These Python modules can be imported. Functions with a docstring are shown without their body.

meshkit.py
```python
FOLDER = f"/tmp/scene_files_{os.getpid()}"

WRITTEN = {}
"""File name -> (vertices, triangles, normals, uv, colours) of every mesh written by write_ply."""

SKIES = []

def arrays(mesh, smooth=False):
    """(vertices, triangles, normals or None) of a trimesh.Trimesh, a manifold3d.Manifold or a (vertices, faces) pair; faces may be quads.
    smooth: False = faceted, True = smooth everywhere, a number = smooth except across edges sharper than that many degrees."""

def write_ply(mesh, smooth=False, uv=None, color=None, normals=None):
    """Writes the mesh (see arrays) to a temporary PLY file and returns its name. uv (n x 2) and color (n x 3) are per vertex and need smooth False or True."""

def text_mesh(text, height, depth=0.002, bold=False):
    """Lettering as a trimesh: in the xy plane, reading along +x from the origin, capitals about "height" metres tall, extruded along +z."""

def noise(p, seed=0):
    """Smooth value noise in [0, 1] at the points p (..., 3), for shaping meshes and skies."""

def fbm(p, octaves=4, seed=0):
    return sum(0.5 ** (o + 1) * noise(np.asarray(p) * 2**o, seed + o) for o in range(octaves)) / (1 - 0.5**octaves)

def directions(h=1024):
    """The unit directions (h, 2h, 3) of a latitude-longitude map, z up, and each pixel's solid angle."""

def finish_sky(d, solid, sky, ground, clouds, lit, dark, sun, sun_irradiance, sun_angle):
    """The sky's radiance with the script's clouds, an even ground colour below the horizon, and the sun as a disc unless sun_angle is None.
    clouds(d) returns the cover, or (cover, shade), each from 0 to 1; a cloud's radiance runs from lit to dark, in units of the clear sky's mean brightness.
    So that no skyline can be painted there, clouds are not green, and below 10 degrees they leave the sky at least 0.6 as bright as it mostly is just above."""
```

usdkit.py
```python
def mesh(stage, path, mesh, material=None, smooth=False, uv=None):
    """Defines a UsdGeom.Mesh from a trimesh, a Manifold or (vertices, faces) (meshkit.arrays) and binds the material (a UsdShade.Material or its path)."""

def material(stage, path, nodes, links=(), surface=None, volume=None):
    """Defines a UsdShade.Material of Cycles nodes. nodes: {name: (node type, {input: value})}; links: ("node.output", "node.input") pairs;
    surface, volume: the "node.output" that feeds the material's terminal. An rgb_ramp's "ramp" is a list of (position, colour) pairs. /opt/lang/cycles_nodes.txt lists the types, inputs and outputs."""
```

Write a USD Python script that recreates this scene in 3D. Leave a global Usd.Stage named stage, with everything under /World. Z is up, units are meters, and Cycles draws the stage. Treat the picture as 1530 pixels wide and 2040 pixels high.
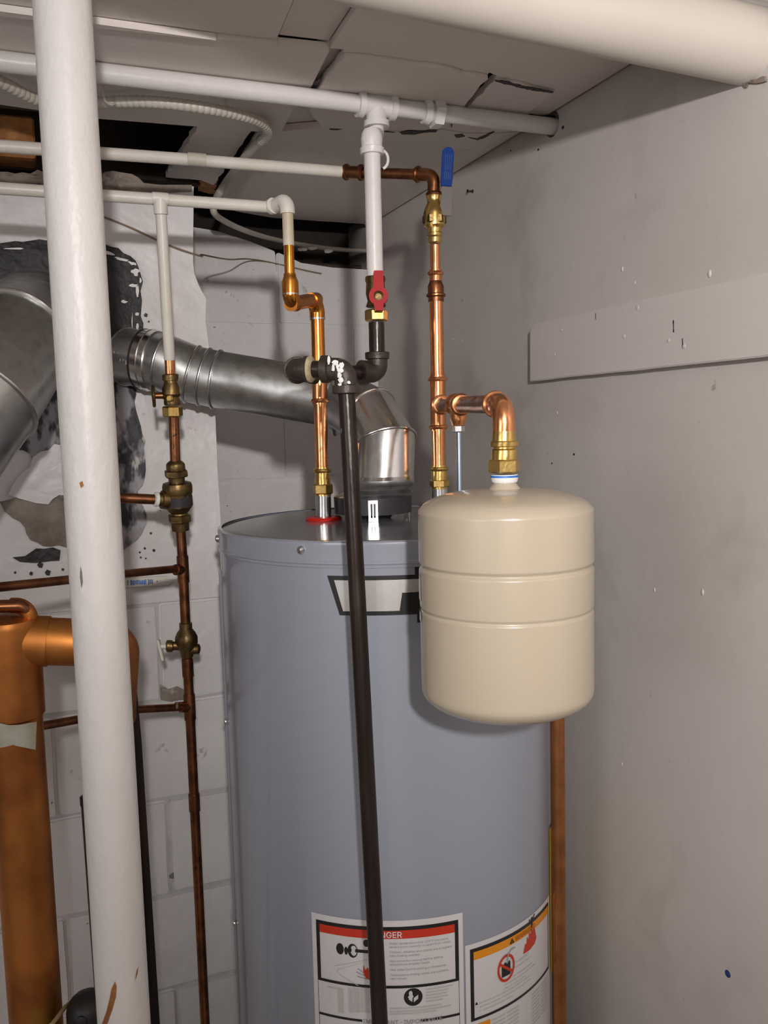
import math, random
import numpy as np, trimesh, usdkit, meshkit
from shapely.geometry import Polygon, Point, LineString, box as sbox
from shapely.ops import unary_union
from shapely import affinity
from pxr import Usd, UsdGeom, UsdLux, UsdShade, Gf, Sdf
random.seed(7); RNG = np.random.default_rng(7)
stage = Usd.Stage.CreateInMemory()
UsdGeom.SetStageUpAxis(stage, UsdGeom.Tokens.z); UsdGeom.SetStageMetersPerUnit(stage, 1.0)
UsdGeom.Xform.Define(stage, '/World'); UsdGeom.Scope.Define(stage, '/World/Looks')
A = np.array
# ---------------------------------------------------------------- camera
F = 1780.0
YAW, PITCH, ROLL = np.radians([21.55, 5.54, 1.45])
CAM = A([0, 0, 1.55])
FWD = A([math.sin(YAW)*math.cos(PITCH), math.cos(YAW)*math.cos(PITCH), -math.sin(PITCH)])
_r = A([math.cos(YAW), -math.sin(YAW), 0]); _d = np.cross(FWD, _r)
RT = math.cos(ROLL)*_r + math.sin(ROLL)*_d
DN = -math.sin(ROLL)*_r + math.cos(ROLL)*_d
cam = UsdGeom.Camera.Define(stage, '/World/camera')
cam.AddTransformOp().Set(Gf.Matrix4d(*RT, 0, *(-DN), 0, *(-FWD), 0, *CAM, 1))
cam.CreateHorizontalApertureAttr(36.0); cam.CreateVerticalApertureAttr(48.0)
cam.CreateFocalLengthAttr(36.0*F/1530); cam.CreateClippingRangeAttr(Gf.Vec2f(0.02, 60))
cam.CreateExposureAttr(0.20)
# ---------------------------------------------------------------- lights, all unseen, around and behind the camera
def aim(l, pos, fwd):                                      # a light at pos facing along fwd
    z = -np.asarray(fwd, float); z = z/np.linalg.norm(z); x = np.cross([0, 0, 1.], z) if abs(z[2]) < .99 else A([1., 0, 0]); x = x/np.linalg.norm(x); y = np.cross(z, x)
    l.AddTransformOp().Set(Gf.Matrix4d(*map(float, [*x, 0, *y, 0, *z, 0, *pos, 1])))
Z_UP = A([0, 0, 1.])
def lamp(name, pos, radius, power, color):
    l = UsdLux.SphereLight.Define(stage, '/World/' + name)
    l.CreateRadiusAttr(radius); l.CreateIntensityAttr(power); l.CreateNormalizeAttr(True)
    l.CreateColorAttr(Gf.Vec3f(*color)); aim(l, pos, FWD + .10*Z_UP + .26*RT); return l
def panel(name, pos, fwd, w, h, power, color):
    l = UsdLux.RectLight.Define(stage, '/World/' + name)
    l.CreateWidthAttr(w); l.CreateHeightAttr(h); l.CreateIntensityAttr(power); l.CreateNormalizeAttr(True); l.CreateColorAttr(Gf.Vec3f(*color)); aim(l, pos, fwd)
# all out of view: a lamp behind the camera, soft panels left and overhead
rear_lamp = lamp('unseen_rear_lamp', CAM + .14*RT - .25*DN - .70*FWD, .03, 34.0, (1.0, .955, .925))  # unseen, behind the camera; casts the main shadows and highlights
sh = UsdLux.ShapingAPI.Apply(rear_lamp.GetPrim()); sh.CreateShapingConeAngleAttr(45.0); sh.CreateShapingConeSoftnessAttr(.9)
panel('unseen_left_light', (-2.58, -.75, 1.6), (1, 0, 0), 1.5, .8, 4.2, (.92, .95, 1.0))  # unseen soft panel at the left, placed to light the right wall
panel('unseen_overhead_light', (-.8, -1.2, 2.06), (0, 0, -1), 1.2, .3, 3.8, (1.0, .90, .78))  # unseen soft panel overhead, placed to lift the ambient level

def ray(x, y): return (x-765)/F*RT + (y-1020)/F*DN + FWD
def P(x, y, d): return CAM + d*ray(x, y)                  # the point at depth d metres in front of the camera's plane
def on(x, y, ax, val):
    v = ray(x, y); return CAM + v*((val-CAM[ax])/v[ax])
# ---------------------------------------------------------------- materials
def mat(name, c1, c2=None, scale=6, lo=.35, hi=.65, rough=.5, metal=0, bump=0, bscale=60, bdist=.002, spots=(), coat=0, stretch=(1, 1, 1), spec=.5, rvar=0, detail=3):
    n = {'g': ('geometry', {}), 'm': ('mapping', {'scale': stretch}), 'p': ('principled_bsdf', {'base_color': c1, 'roughness': rough, 'metallic': metal, 'coat_weight': coat, 'coat_roughness': .12, 'specular_ior_level': spec})}
    L = [('g.position', 'm.vector')]
    src = None
    if c2 is not None:
        n['n'] = ('noise_texture', {'scale': scale, 'detail': detail, 'roughness': .6}); n['r'] = ('rgb_ramp', {'ramp': [(lo, c1), (hi, c2)]})
        L += [('m.vector', 'n.vector'), ('n.fac', 'r.fac')]; src = 'r.color'
    for i, (sc, a, b, col) in enumerate(spots):           # worn spots with a shape of their own
        n[f's{i}'] = ('noise_texture', {'scale': sc, 'detail': 3.5, 'roughness': .65}); n[f't{i}'] = ('rgb_ramp', {'ramp': [(a, (0, 0, 0)), (b, (1, 1, 1))]})
        n[f'o{i}'] = ('vector_math', {'math_type': 'add', 'vector2': (3.1*i+1.7, 5.3*i, 2.9)})
        n[f'x{i}'] = ('mix', {'color1': c1, 'color2': col})
        L += [('m.vector', f'o{i}.vector1'), (f'o{i}.vector', f's{i}.vector'), (f's{i}.fac', f't{i}.fac'), (f't{i}.color', f'x{i}.fac')]
        if src: L.append((src, f'x{i}.color1'))
        src = f'x{i}.color'
    if src: L.append((src, 'p.base_color'))
    if rvar:
        n['rn'] = ('noise_texture', {'scale': scale*1.7, 'detail': 2}); n['rm'] = ('map_range', {'from_min': .3, 'from_max': .7, 'to_min': rough-rvar, 'to_max': rough+rvar, 'clamp': True})
        L += [('m.vector', 'rn.vector'), ('rn.fac', 'rm.value'), ('rm.result', 'p.roughness')]
    if bump:
        n['b'] = ('noise_texture', {'scale': bscale, 'detail': 2.5, 'roughness': .6}); n['bp'] = ('bump', {'strength': bump, 'distance': bdist})
        L += [('m.vector', 'b.vector'), ('b.fac', 'bp.height'), ('bp.normal', 'p.normal')]
    return usdkit.material(stage, '/World/Looks/' + name, n, L, surface='p.BSDF')
wallp = mat('wall_paint', (.51, .465, .435), (.54, .495, .47), 3, rough=.45, bump=.25, bscale=35, spots=[(4.5, .56, .78, (.41, .37, .345)), (26, .70, .74, (.36, .32, .30))], rvar=.08)
boardp = mat('board_paint', (.56, .51, .49), (.58, .53, .51), 8, rough=.45, bump=.3, bscale=30, stretch=(1, .3, 1), spots=[(30, .72, .76, (.33, .29, .27))])
ceilp = mat('ceiling_paint', (.71, .645, .60), (.74, .685, .645), 5, rough=.6, bump=.2, bscale=90, spots=[(9, .70, .78, (.35, .31, .28))])
chimp = mat('masonry_paint', (.70, .675, .67), (.76, .735, .735), 7, rough=.42, bump=.6, bscale=28, bdist=.004, spots=[(17, .66, .72, (.40, .37, .36)), (45, .715, .74, (.10, .09, .10))])
jointp = mat('painted_joint', (.50, .48, .475), (.62, .60, .60), 9, rough=.5, bump=.6, bscale=40, spots=[(30, .66, .70, (.20, .18, .18))])
mortarp = mat('joint_mortar', (.36, .34, .34), (.45, .43, .43), 20, rough=.8, bump=.7, bscale=90)
tar = mat('soot_tar', (.008, .007, .009), (.028, .024, .028), 14, rough=.55, bump=.8, bscale=45, bdist=.004, spots=[(12, .60, .72, (.11, .10, .125)), (40, .74, .76, (.5, .47, .44))])
greym = mat('grey_mortar', (.030, .028, .040), (.34, .325, .355), 34, .44, .55, rough=.55, bump=.9, bscale=50, bdist=.004, stretch=(1, 1, .45), spots=[(24, .61, .64, (.52, .50, .46)), (15, .62, .67, (.018, .016, .02))])
stonem = mat('bare_stone', (.13, .095, .07), (.30, .25, .21), 16, rough=.75, bump=.9, bscale=60, bdist=.004, spots=[(16, .60, .66, (.46, .42, .38)), (34, .68, .70, (.06, .05, .05))])
whitep = mat('pipe_paint', (.60, .56, .50), (.66, .62, .57), 9, rough=.38, bump=.35, bscale=60, spots=[(14, .68, .76, (.46, .42, .33))])
whiteg = mat('gas_pipe_paint', (.66, .63, .61), (.71, .68, .66), 9, rough=.36, bump=.4, bscale=60, spots=[(38, .73, .75, (.10, .09, .08))])
polep = mat('column_paint', (.68, .655, .64), (.72, .695, .68), 7, rough=.42, bump=.55, bscale=75, bdist=.0025, stretch=(1, 1, .6), spots=[(16, .72, .80, (.62, .52, .42)), (34, .755, .78, (.30, .23, .18))])
drainp = mat('drain_paint', (.57, .52, .465), (.61, .56, .50), 5, rough=.40, bump=.15, bscale=30)
copper = mat('copper_new', (.86, .40, .19), (.78, .33, .14), 22, rough=.24, metal=1, rvar=.06, bump=.08, bscale=40, spots=[(45, .64, .72, (.45, .16, .08))])
copperh = mat('copper_amber', (.80, .33, .07), (.66, .24, .045), 20, rough=.22, metal=1, rvar=.06, bump=.08, bscale=40)
copperm = mat('copper_dull', (.58, .25, .10), (.42, .17, .07), 18, rough=.34, metal=1, rvar=.06, bump=.15, bscale=50)
copperd = mat('copper_aged', (.33, .135, .06), (.15, .062, .034), 26, rough=.34, metal=1, rvar=.08, bump=.2, bscale=60, spots=[(50, .66, .70, (.10, .06, .045))])
copperb = mat('copper_main', (.58, .23, .06), (.36, .125, .04), 9, .38, .62, rough=.5, metal=1, rvar=.08, bump=.15, bscale=30, spots=[(11, .60, .72, (.46, .24, .045))])
brass = mat('brass', (.78, .55, .20), (.66, .44, .14), 40, rough=.26, metal=1, bump=.12, bscale=120)
brassd = mat('brass_aged', (.24, .165, .07), (.13, .085, .04), 45, rough=.42, metal=1, bump=.3, bscale=140, spots=[(60, .66, .70, (.35, .40, .30))])
iron = mat('black_iron', (.016, .010, .008), (.030, .020, .016), 18, rough=.34, metal=.3, bump=.35, bscale=90, stretch=(1, 1, .35), rvar=.08, spots=[(60, .74, .76, (.5, .48, .45))])
ironf = mat('iron_fitting', (.030, .022, .018), (.062, .048, .038), 26, rough=.45, metal=.3, bump=.5, bscale=140, spots=[(40, .70, .73, (.20, .16, .09))])
dope = mat('pipe_dope', (.50, .42, .28), (.34, .27, .16), 50, rough=.6, bump=.5, bscale=160)
steel = mat('galvanised_steel', (.60, .605, .60), (.50, .51, .51), 30, rough=.36, metal=1, rvar=.05, bump=.06, bscale=60)
steelb = mat('bright_steel', (.80, .79, .78), (.72, .71, .70), 16, rough=.20, metal=1, rvar=.05, bump=.10, bscale=22)
zinc = mat('zinc_plate', (.72, .73, .75), rough=.22, metal=1)
zincd = mat('dull_zinc', (.11, .098, .092), rough=.5, metal=.2)
zincb = mat('zinc_rod', (.42, .50, .60), rough=.28, metal=1)
heaterm = mat('heater_enamel', (.292, .312, .370), (.282, .302, .360), 3, rough=.27, coat=.7, spec=.5, bump=.03, bscale=12)
heatert = mat('heater_lid_enamel', (.235, .235, .25), rough=.20, coat=.6, bump=.02, bscale=14)
tankm = mat('tank_enamel', (.46, .395, .30), (.45, .385, .293), 4, rough=.32, coat=.5, bump=.04, bscale=30)
black = mat('black_steel', (.022, .020, .025), (.035, .032, .038), 12, rough=.45, bump=.1)
rubber = mat('black_rubber', (.012, .012, .014), rough=.5)
redp = mat('red_plastic', (.50, .015, .012), rough=.35)
redl = mat('red_lever', (.40, .004, .010), (.34, .004, .008), 20, spec=.25, rough=.5, bump=.1)
bluel = mat('blue_vinyl', (.002, .036, .20), (.002, .030, .18), 20, spec=.2, rough=.6, bump=.15, bscale=60)
tape = mat('thread_tape', (.74, .73, .72), rough=.6, bump=.4, bscale=200)
bluetape = mat('blue_ink', (.03, .16, .55), rough=.5)
silver = mat('badge_silver', (.78, .77, .76), (.70, .69, .68), 14, rough=.30, metal=.8)
blackpr = mat('print_black', (.012, .012, .013), rough=.35, coat=.3)
whitepr = mat('print_white', (.66, .64, .65), rough=.35, coat=.3)
greypr = mat('print_grey', (.33, .33, .36), rough=.4)
palepr = mat('print_pale', (.50, .49, .49), rough=.4)
redpr = mat('print_red', (.55, .035, .012), rough=.35, coat=.3)
orangepr = mat('print_orange', (.75, .27, .008), rough=.35, coat=.3)
yellowpr = mat('print_yellow', (.70, .55, .04), rough=.4)
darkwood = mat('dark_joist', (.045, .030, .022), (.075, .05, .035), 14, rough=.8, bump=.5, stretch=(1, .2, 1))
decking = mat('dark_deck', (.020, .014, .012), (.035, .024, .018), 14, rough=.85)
floorm = mat('concrete_floor', (.32, .30, .28), (.40, .38, .36), 4, rough=.75, bump=.4, bscale=40)
cablem = mat('cable_paint', (.60, .56, .50), (.54, .50, .44), 20, rough=.4, bump=.3)
rust = mat('rust', (.26, .09, .025), (.45, .20, .06), 30, rough=.7, bump=.4, bscale=120)
tealm = mat('solder_flux', (.42, .43, .36), (.34, .30, .22), 26, rough=.6, bump=.3)
wirem = mat('brown_wire', (.20, .13, .08), (.30, .22, .16), 12, rough=.6)
chalk = mat('white_drips', (.72, .71, .70), rough=.6, bump=.4, bscale=120)
ply = mat('white_plastic', (.72, .69, .60), rough=.4)
dimp = mat('room_paint', (.62, .57, .52), rough=.6)
# ---------------------------------------------------------------- scene objects
USED = {}
def uniq(path):
    n = USED.get(path, -1) + 1; USED[path] = n
    return path if n == 0 else f'{path}_{n:03d}'
class Node:
    def __init__(s, path, base): s.path, s.base = path, A(base, float)
def data(prim, **k):
    for a, b in k.items():
        if b: prim.SetCustomDataByKey(a, b)
def thing(name, label, cat, base, group=None, kind=None):
    path = uniq('/World/' + name); x = UsdGeom.Xform.Define(stage, path); x.AddTranslateOp().Set(Gf.Vec3d(*map(float, base)))
    data(x.GetPrim(), label=label, category=cat, group=group, kind=kind)
    return Node(path, base)
def vf(m): return meshkit.arrays(m)[:2]
def part(t, name, m, material, label=None, kind=None, smooth=35):
    """one mesh in world coordinates under the thing or part t"""
    v, f = vf(m)
    path = uniq(t.path + '/' + name)
    g = usdkit.mesh(stage, path, trimesh.Trimesh(v - t.base, f, process=False), material, smooth=smooth)
    data(g.GetPrim(), label=label, kind=kind)
    return Node(path, t.base)
def cat_(*ms):
    ms = [m for m in ms if m is not None]; vs, fs, k = [], [], 0
    for m in ms:
        v, f = vf(m); vs.append(v); fs.append(f + k); k += len(v)
    return np.vstack(vs), np.vstack(fs)
def unit(v): v = A(v, float); return v/np.linalg.norm(v)
def perp(d):
    d = unit(d); a = A([0, 0, 1.]) if abs(d[2]) < .8 else A([1., 0, 0])
    u = unit(np.cross(a, d)); return u, np.cross(d, u)
def fillet(pts, R, k=7):
    pts = [A(p, float) for p in pts]; out = [pts[0]]
    for i in range(1, len(pts)-1):
        a, b, c = pts[i-1], pts[i], pts[i+1]; u, w = unit(a-b), unit(c-b)
        ang = math.acos(np.clip(u@w, -1, 1)); t = R/math.tan(ang/2) if ang < 3.1 else 0
        t = min(t, .49*np.linalg.norm(a-b) if i > 1 else .95*np.linalg.norm(a-b), .49*np.linalg.norm(c-b) if i < len(pts)-2 else .95*np.linalg.norm(c-b))
        if t < 1e-5: out.append(b); continue
        r = t*math.tan(ang/2); ctr = b + unit(u+w)*(r/math.sin(ang/2))
        p0, p1 = b+u*t, b+w*t; e0, e1 = unit(p0-ctr), unit(p1-ctr); th = math.acos(np.clip(e0@e1, -1, 1))
        for j in range(k+1):
            q = j/k; out.append(ctr + r*(math.sin((1-q)*th)*e0 + math.sin(q*th)*e1)/math.sin(th))
    out.append(pts[-1]); return A(out)
def tube(pts, r, R=None, n=24, caps=True, k=7):
    pts = fillet(pts, R, k) if R else A(pts, float)
    rs = np.broadcast_to(r, len(pts)) if np.ndim(r) == 0 else A(r)
    T = np.gradient(pts, axis=0); T = T/np.linalg.norm(T, axis=1, keepdims=True)
    u, _ = perp(T[0]); V, ang = [], np.arange(n)*2*np.pi/n
    for p, t, rr in zip(pts, T, rs):
        u = unit(u - t*(u@t)); w = np.cross(t, u); V.append(p + rr*(np.cos(ang)[:, None]*u + np.sin(ang)[:, None]*w))
    V = np.vstack(V); m = len(pts); f = []
    i = np.arange(n); j = (i+1) % n
    for s in range(m-1):
        a, b = s*n, (s+1)*n; f += [np.c_[a+i, a+j, b+j], np.c_[a+i, b+j, b+i]]
    if caps:
        V = np.vstack([V, pts[0], pts[-1]]); c0, c1 = m*n, m*n+1
        f += [np.c_[np.full(n, c0), j, i], np.c_[np.full(n, c1), (m-1)*n+i, (m-1)*n+j]]
    return V, np.vstack(f)
def loop(pts, r, n=10):
    pts = A(pts, float); m = len(pts); T = np.roll(pts, -1, 0) - np.roll(pts, 1, 0); c = pts.mean(0); V = []; ang = np.arange(n)*2*np.pi/n
    for p, t in zip(pts, T):
        t = unit(t); u = p-c; u = unit(u-t*(u@t)); w = np.cross(t, u); V.append(p + r*(np.cos(ang)[:, None]*u + np.sin(ang)[:, None]*w))
    V = np.vstack(V); f = []; i = np.arange(n); j = (i+1) % n
    for s in range(m):
        a, b = s*n, ((s+1) % m)*n; f += [np.c_[a+i, a+j, b+j], np.c_[a+i, b+j, b+i]]
    return V, np.vstack(f)
def lathe(a, d, prof, n=40, close=True):
    """prof: (distance along d from a, radius)"""
    a, d = A(a, float), unit(d); u, w = perp(d); ang = np.arange(n)*2*np.pi/n
    prof = list(prof)
    if close:
        if prof[0][1] > 1e-6: prof = [(prof[0][0], 1e-5)] + prof
        if prof[-1][1] > 1e-6: prof = prof + [(prof[-1][0], 1e-5)]
    V = np.vstack([a + t*d + r*(np.cos(ang)[:, None]*u + np.sin(ang)[:, None]*w) for t, r in prof]); f = []; i = np.arange(n); j = (i+1) % n
    for s in range(len(prof)-1):
        x, y = s*n, (s+1)*n; f += [np.c_[x+i, x+j, y+j], np.c_[x+i, y+j, y+i]]
    return V, np.vstack(f)
def hexn(a, d, h, r, ch=.12, turn=0):
    """a hexagon nut with chamfered ends, r to its corners"""
    a, d = A(a, float), unit(d); u, w = perp(d); ang = np.arange(6)*np.pi/3 + turn; V = []
    for t, rr in ((0, r*(1-ch)), (h*.12, r), (h*.88, r), (h, r*(1-ch))):
        V.append(a + t*d + rr*(np.cos(ang)[:, None]*u + np.sin(ang)[:, None]*w))
    V = np.vstack(V + [a, a+h*d]); f = []; i = np.arange(6); j = (i+1) % 6
    for s in range(3):
        x, y = s*6, s*6+6; f += [np.c_[x+i, x+j, y+j], np.c_[x+i, y+j, y+i]]
    f += [np.c_[np.full(6, 24), j, i], np.c_[np.full(6, 25), 18+i, 18+j]]
    return V, np.vstack(f)
def bx(c, X, Y, Z, s, bev=.0):
    """a box with chamfered edges about c, axes X Y Z, full sizes s"""
    c = A(c, float); h = A(s, float)/2; b = min(bev, h.min()*.9)
    if b <= 0: pts = A([[i, j, k] for i in (-1, 1) for j in (-1, 1) for k in (-1, 1)])*h
    else:
        pts = []
        for i in (-1, 1):
            for j in (-1, 1):
                for k in (-1, 1):
                    for q in range(3):
                        e = h-b; e = e.copy(); e[q] = h[q]; pts.append(A([i, j, k])*e)
        pts = A(pts)
    m = trimesh.convex.convex_hull(pts); B = A([unit(X), unit(Y), unit(Z)])
    return A(m.vertices)@B + c, A(m.faces)
def abox(lo, hi, bev=0): lo, hi = A(lo, float), A(hi, float); return bx((lo+hi)/2, (1, 0, 0), (0, 1, 0), (0, 0, 1), hi-lo, bev)
def prism(poly, O, U, V, N, h):
    """a polygon in the plane (O; U, V) given thickness h along N"""
    ms = []
    for g in getattr(poly, 'geoms', [poly]):
        if g.is_empty or g.area < 1e-7: continue
        m = trimesh.creation.extrude_polygon(g, h, engine='earcut'); v = A(m.vertices); f = A(m.faces)
        W = A(O) + v[:, :1]*A(U) + v[:, 1:2]*A(V) + v[:, 2:]*A(N)
        if np.dot(np.cross(U, V), N) < 0: f = f[:, ::-1]
        ms.append((W, f))
    return cat_(*ms)
def ragged(pts, amp, step, seed=0, closed=True):
    """the polygon's edges broken into small uneven steps"""
    r = np.random.default_rng(seed); out = []; n = len(pts)
    for i in range(n if closed else n-1):
        a, b = A(pts[i], float), A(pts[(i+1) % n], float); L = np.linalg.norm(b-a); k = max(1, int(L/step)); nn = A([-(b-a)[1], (b-a)[0]])/max(L, 1e-9)
        for j in range(k): out.append(a + (b-a)*(j/k) + nn*amp*r.uniform(-1, 1)*(1 if j else .3))
    p = Polygon(out); return p if p.is_valid else p.buffer(0)
def press(a, d, r, L, beads=(0, 1)):
    """a press fitting's sleeve: r of the pipe, a bead near each open end"""
    w = r+.0016; pr = [(0, r), (0, w)]
    def bead(t): return [(t, w), (t+.0012, w+.0026), (t+.0035, w+.0034), (t+.0058, w+.0026), (t+.007, w)]
    if 0 in beads: pr += bead(.0025)
    if 1 in beads: pr += bead(L-.0095)
    return lathe(a, d, pr + [(L, w), (L, r)], 32)
def mitre(pts, r, n=40):
    """rings of a mitred pipe at each corner"""
    pts = [A(p, float) for p in pts]; u, _ = perp(pts[1]-pts[0]); rings = []
    for i, p in enumerate(pts):
        d = unit(pts[i+1]-p) if i < len(pts)-1 else unit(p-pts[i-1]); dp = unit(p-pts[i-1]) if i else d; nrm = unit(d+dp)
        u = unit(u - dp*(u@dp)); w = np.cross(dp, u); ang = np.arange(n)*2*np.pi/n
        ring = r*(np.cos(ang)[:, None]*u + np.sin(ang)[:, None]*w); ring = ring - dp*((ring@nrm)/(dp@nrm))[:, None]
        rings.append(p + ring)
    return rings
def skin(r0, r1):
    n = len(r0); i = np.arange(n); j = (i+1) % n; return np.vstack([r0, r1]), np.vstack([np.c_[i, j, n+j], np.c_[i, n+j, n+i]])
X_, Y_, Z_ = A([1., 0, 0]), A([0, 1., 0]), A([0, 0, 1.])
# ================================================================ the room
WX, BY, CY, ZC = .88, 2.25, 1.74, 2.08
FX, FY = -2.6, -2.6
fl = thing('floor', 'grey concrete basement floor', 'floor', (0, 0, 0), kind='structure'); part(fl, 'slab', abox((FX-.1, FY-.1, -.1), (WX+.1, BY+.3, 0)), floorm)
# right wall: one plane of painted plaster, with the rough hole of the drain pipe and a gap at the top corner
wr = thing('wall_right', 'smooth grey-beige painted wall on the right', 'wall', (WX, 0, 0), kind='structure')
outline = sbox(FY, 0, BY+.3, ZC+.03)
gp = on(1100, 252, 0, WX); dp = on(1492, 92, 0, WX)
corner_gap = [on(x, y, 0, WX) for x, y in ((1484, -6), (1505, 12), (1530, 40), (1570, 60), (1600, -40), (1500, -60))]
hole = ragged([(p[1], p[2]) for p in corner_gap], .004, .012, 3)
gash = Point(gp[1], gp[2]+.004).buffer(.022)
part(wr, 'plaster', prism(outline.difference(hole).difference(gash), (WX, 0, 0), Y_, Z_, X_, .12), wallp, smooth=False)
for k, (x, y, s) in enumerate([(1240, 536, .0035), (1265, 563, .002), (1414, 545, .0045), (1244, 668, .002), (1400, 1180, .004), (1304, 1175, .003), (1239, 1522, .0025), (1110, 822, .0025), (920, 678, .002), (903, 676, .002)]):
    c = on(x, y, 0, WX); part(wr, 'paint_blob', trimesh.Trimesh(*[(lambda m: m.vertices*A([.5, .7, 1.2])*s + c)(trimesh.creation.icosphere(2)), trimesh.creation.icosphere(2).faces]), wallp)
for k, (x, y, s) in enumerate([(1122, 254, .003), (1144, 905, .002), (1018, 300, .0015), (1100, 923, .0015), (1073, 298, .002), (942, 381, .0035)]):
    c = on(x, y, 0, WX); part(wr, 'nail_hole', lathe(c-X_*.0012, X_, [(0, s*.4), (0, s), (.002, s)], 10), black)
bd = on(1450, 1940, 0, WX); part(wr, 'blue_paint_spot', lathe(bd-X_*.001, X_, [(0, .002), (.0004, .0052), (.0015, .0056)], 14), mat('blue_paint', (.01, .035, .13), rough=.4), label='small dark blue paint spot')
# back wall: painted block courses, ragged at the top below the ceiling
wb = thing('wall_back', 'white painted block wall behind the water heater', 'wall', (0, BY, 0), kind='structure')
top = [(on(x, y, 1, BY)[0], on(x, y, 1, BY)[2]) for x, y in ((380, 452), (430, 460), (500, 482), (560, 506), (600, 524), (660, 533), (725, 537), (790, 545))]
part(wb, 'wall_core', abox((-.3, BY-.0025, 0), (WX+.1, BY+.25, 1.945)), chimp)
wtop = Polygon([(-.3, 0)] + [(.2, top[0][1])] + top + [(WX, top[-1][1]), (WX, 0)])
JZ = [1.222-.196*k for k in range(-5, 7)]; JZ = [z for z in JZ if -.1 < z < 2.2]
JX0 = .213
def block_grid(x0, x1, z0, z1, clip, y, t, gap, name, t_, material, seed, cap=9):
    r = np.random.default_rng(seed)
    for k in range(-6, 7):
        zl = 1.222 - .196*k - .196; zh = zl + .196
        if zh < z0 or zl > z1 or zl >= cap: continue
        if zh > cap-.01: zh = 2.3
        for q in range(-8, 12):
            xl = JX0 - .398*q/1 - (.199 if k % 2 else 0); xh = xl + .398
            b = Polygon(ragged([(xl+gap, zl+gap), (xh-gap, zl+gap), (xh-gap, zh-gap), (xl+gap, zh-gap)], .0018, .05, seed*100+k*20+q).exterior).intersection(clip)
            if b.area < .0015: continue
            b = b.buffer(-.006).buffer(.006, quad_segs=2)
            for g in getattr(b, 'geoms', [b]):
                if g.area > .001:
                    pr = r.uniform(0, .0022); front = prism(g.buffer(-.004), (0, y-pr-.004, 0), X_, Z_, Y_, t); rim = prism(g, (0, y-pr, 0), X_, Z_, Y_, t)
                    part(t_, name, cat_(front, rim), material, smooth=False)
block_grid(-.3, WX, 0, 2.1, wtop.intersection(sbox(.2, 0, WX, 2.1)), BY, .03, .0016, 'block', wb, chimp, 5, cap=2.0)
sill = thing('trim_1', 'dark wooden sill in the gap over the back wall', 'sill', (0, BY, 1.95), kind='structure')
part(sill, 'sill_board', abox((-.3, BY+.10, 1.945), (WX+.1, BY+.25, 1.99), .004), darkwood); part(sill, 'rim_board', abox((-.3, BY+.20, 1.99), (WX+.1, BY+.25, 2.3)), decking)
# the chimney breast on the left: blocks below, smooth parging above
wc = thing('wall_chimney', 'white painted chimney breast on the left behind the pipes', 'wall', (0, CY, 0), kind='structure')
edge = [(385, 372), (383, 440), (383, 520), (388, 545), (398, 572), (409, 596), (411, 640), (414, 690), (426, 780), (430, 850), (433, 930), (438, 1000), (440, 1050), (444, 1150), (450, 1280), (455, 1400), (461, 1560), (468, 1750), (474, 1900), (480, 2040)]
E2 = [(on(x, y, 1, CY)[0] + RNG.uniform(-.002, .002), on(x, y, 1, CY)[2]) for x, y in edge] + [(.335, .0)]
topz = [(on(x, y, 1, CY)[0], on(x, y, 1, CY)[2]) for x, y in ((0, 345), (60, 350), (75, 342), (110, 355), (195, 352), (225, 344), (262, 350), (285, 368), (330, 372), (380, 372))]
body = Polygon([(FX, 0), (FX, topz[0][1])] + topz + E2)
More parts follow.
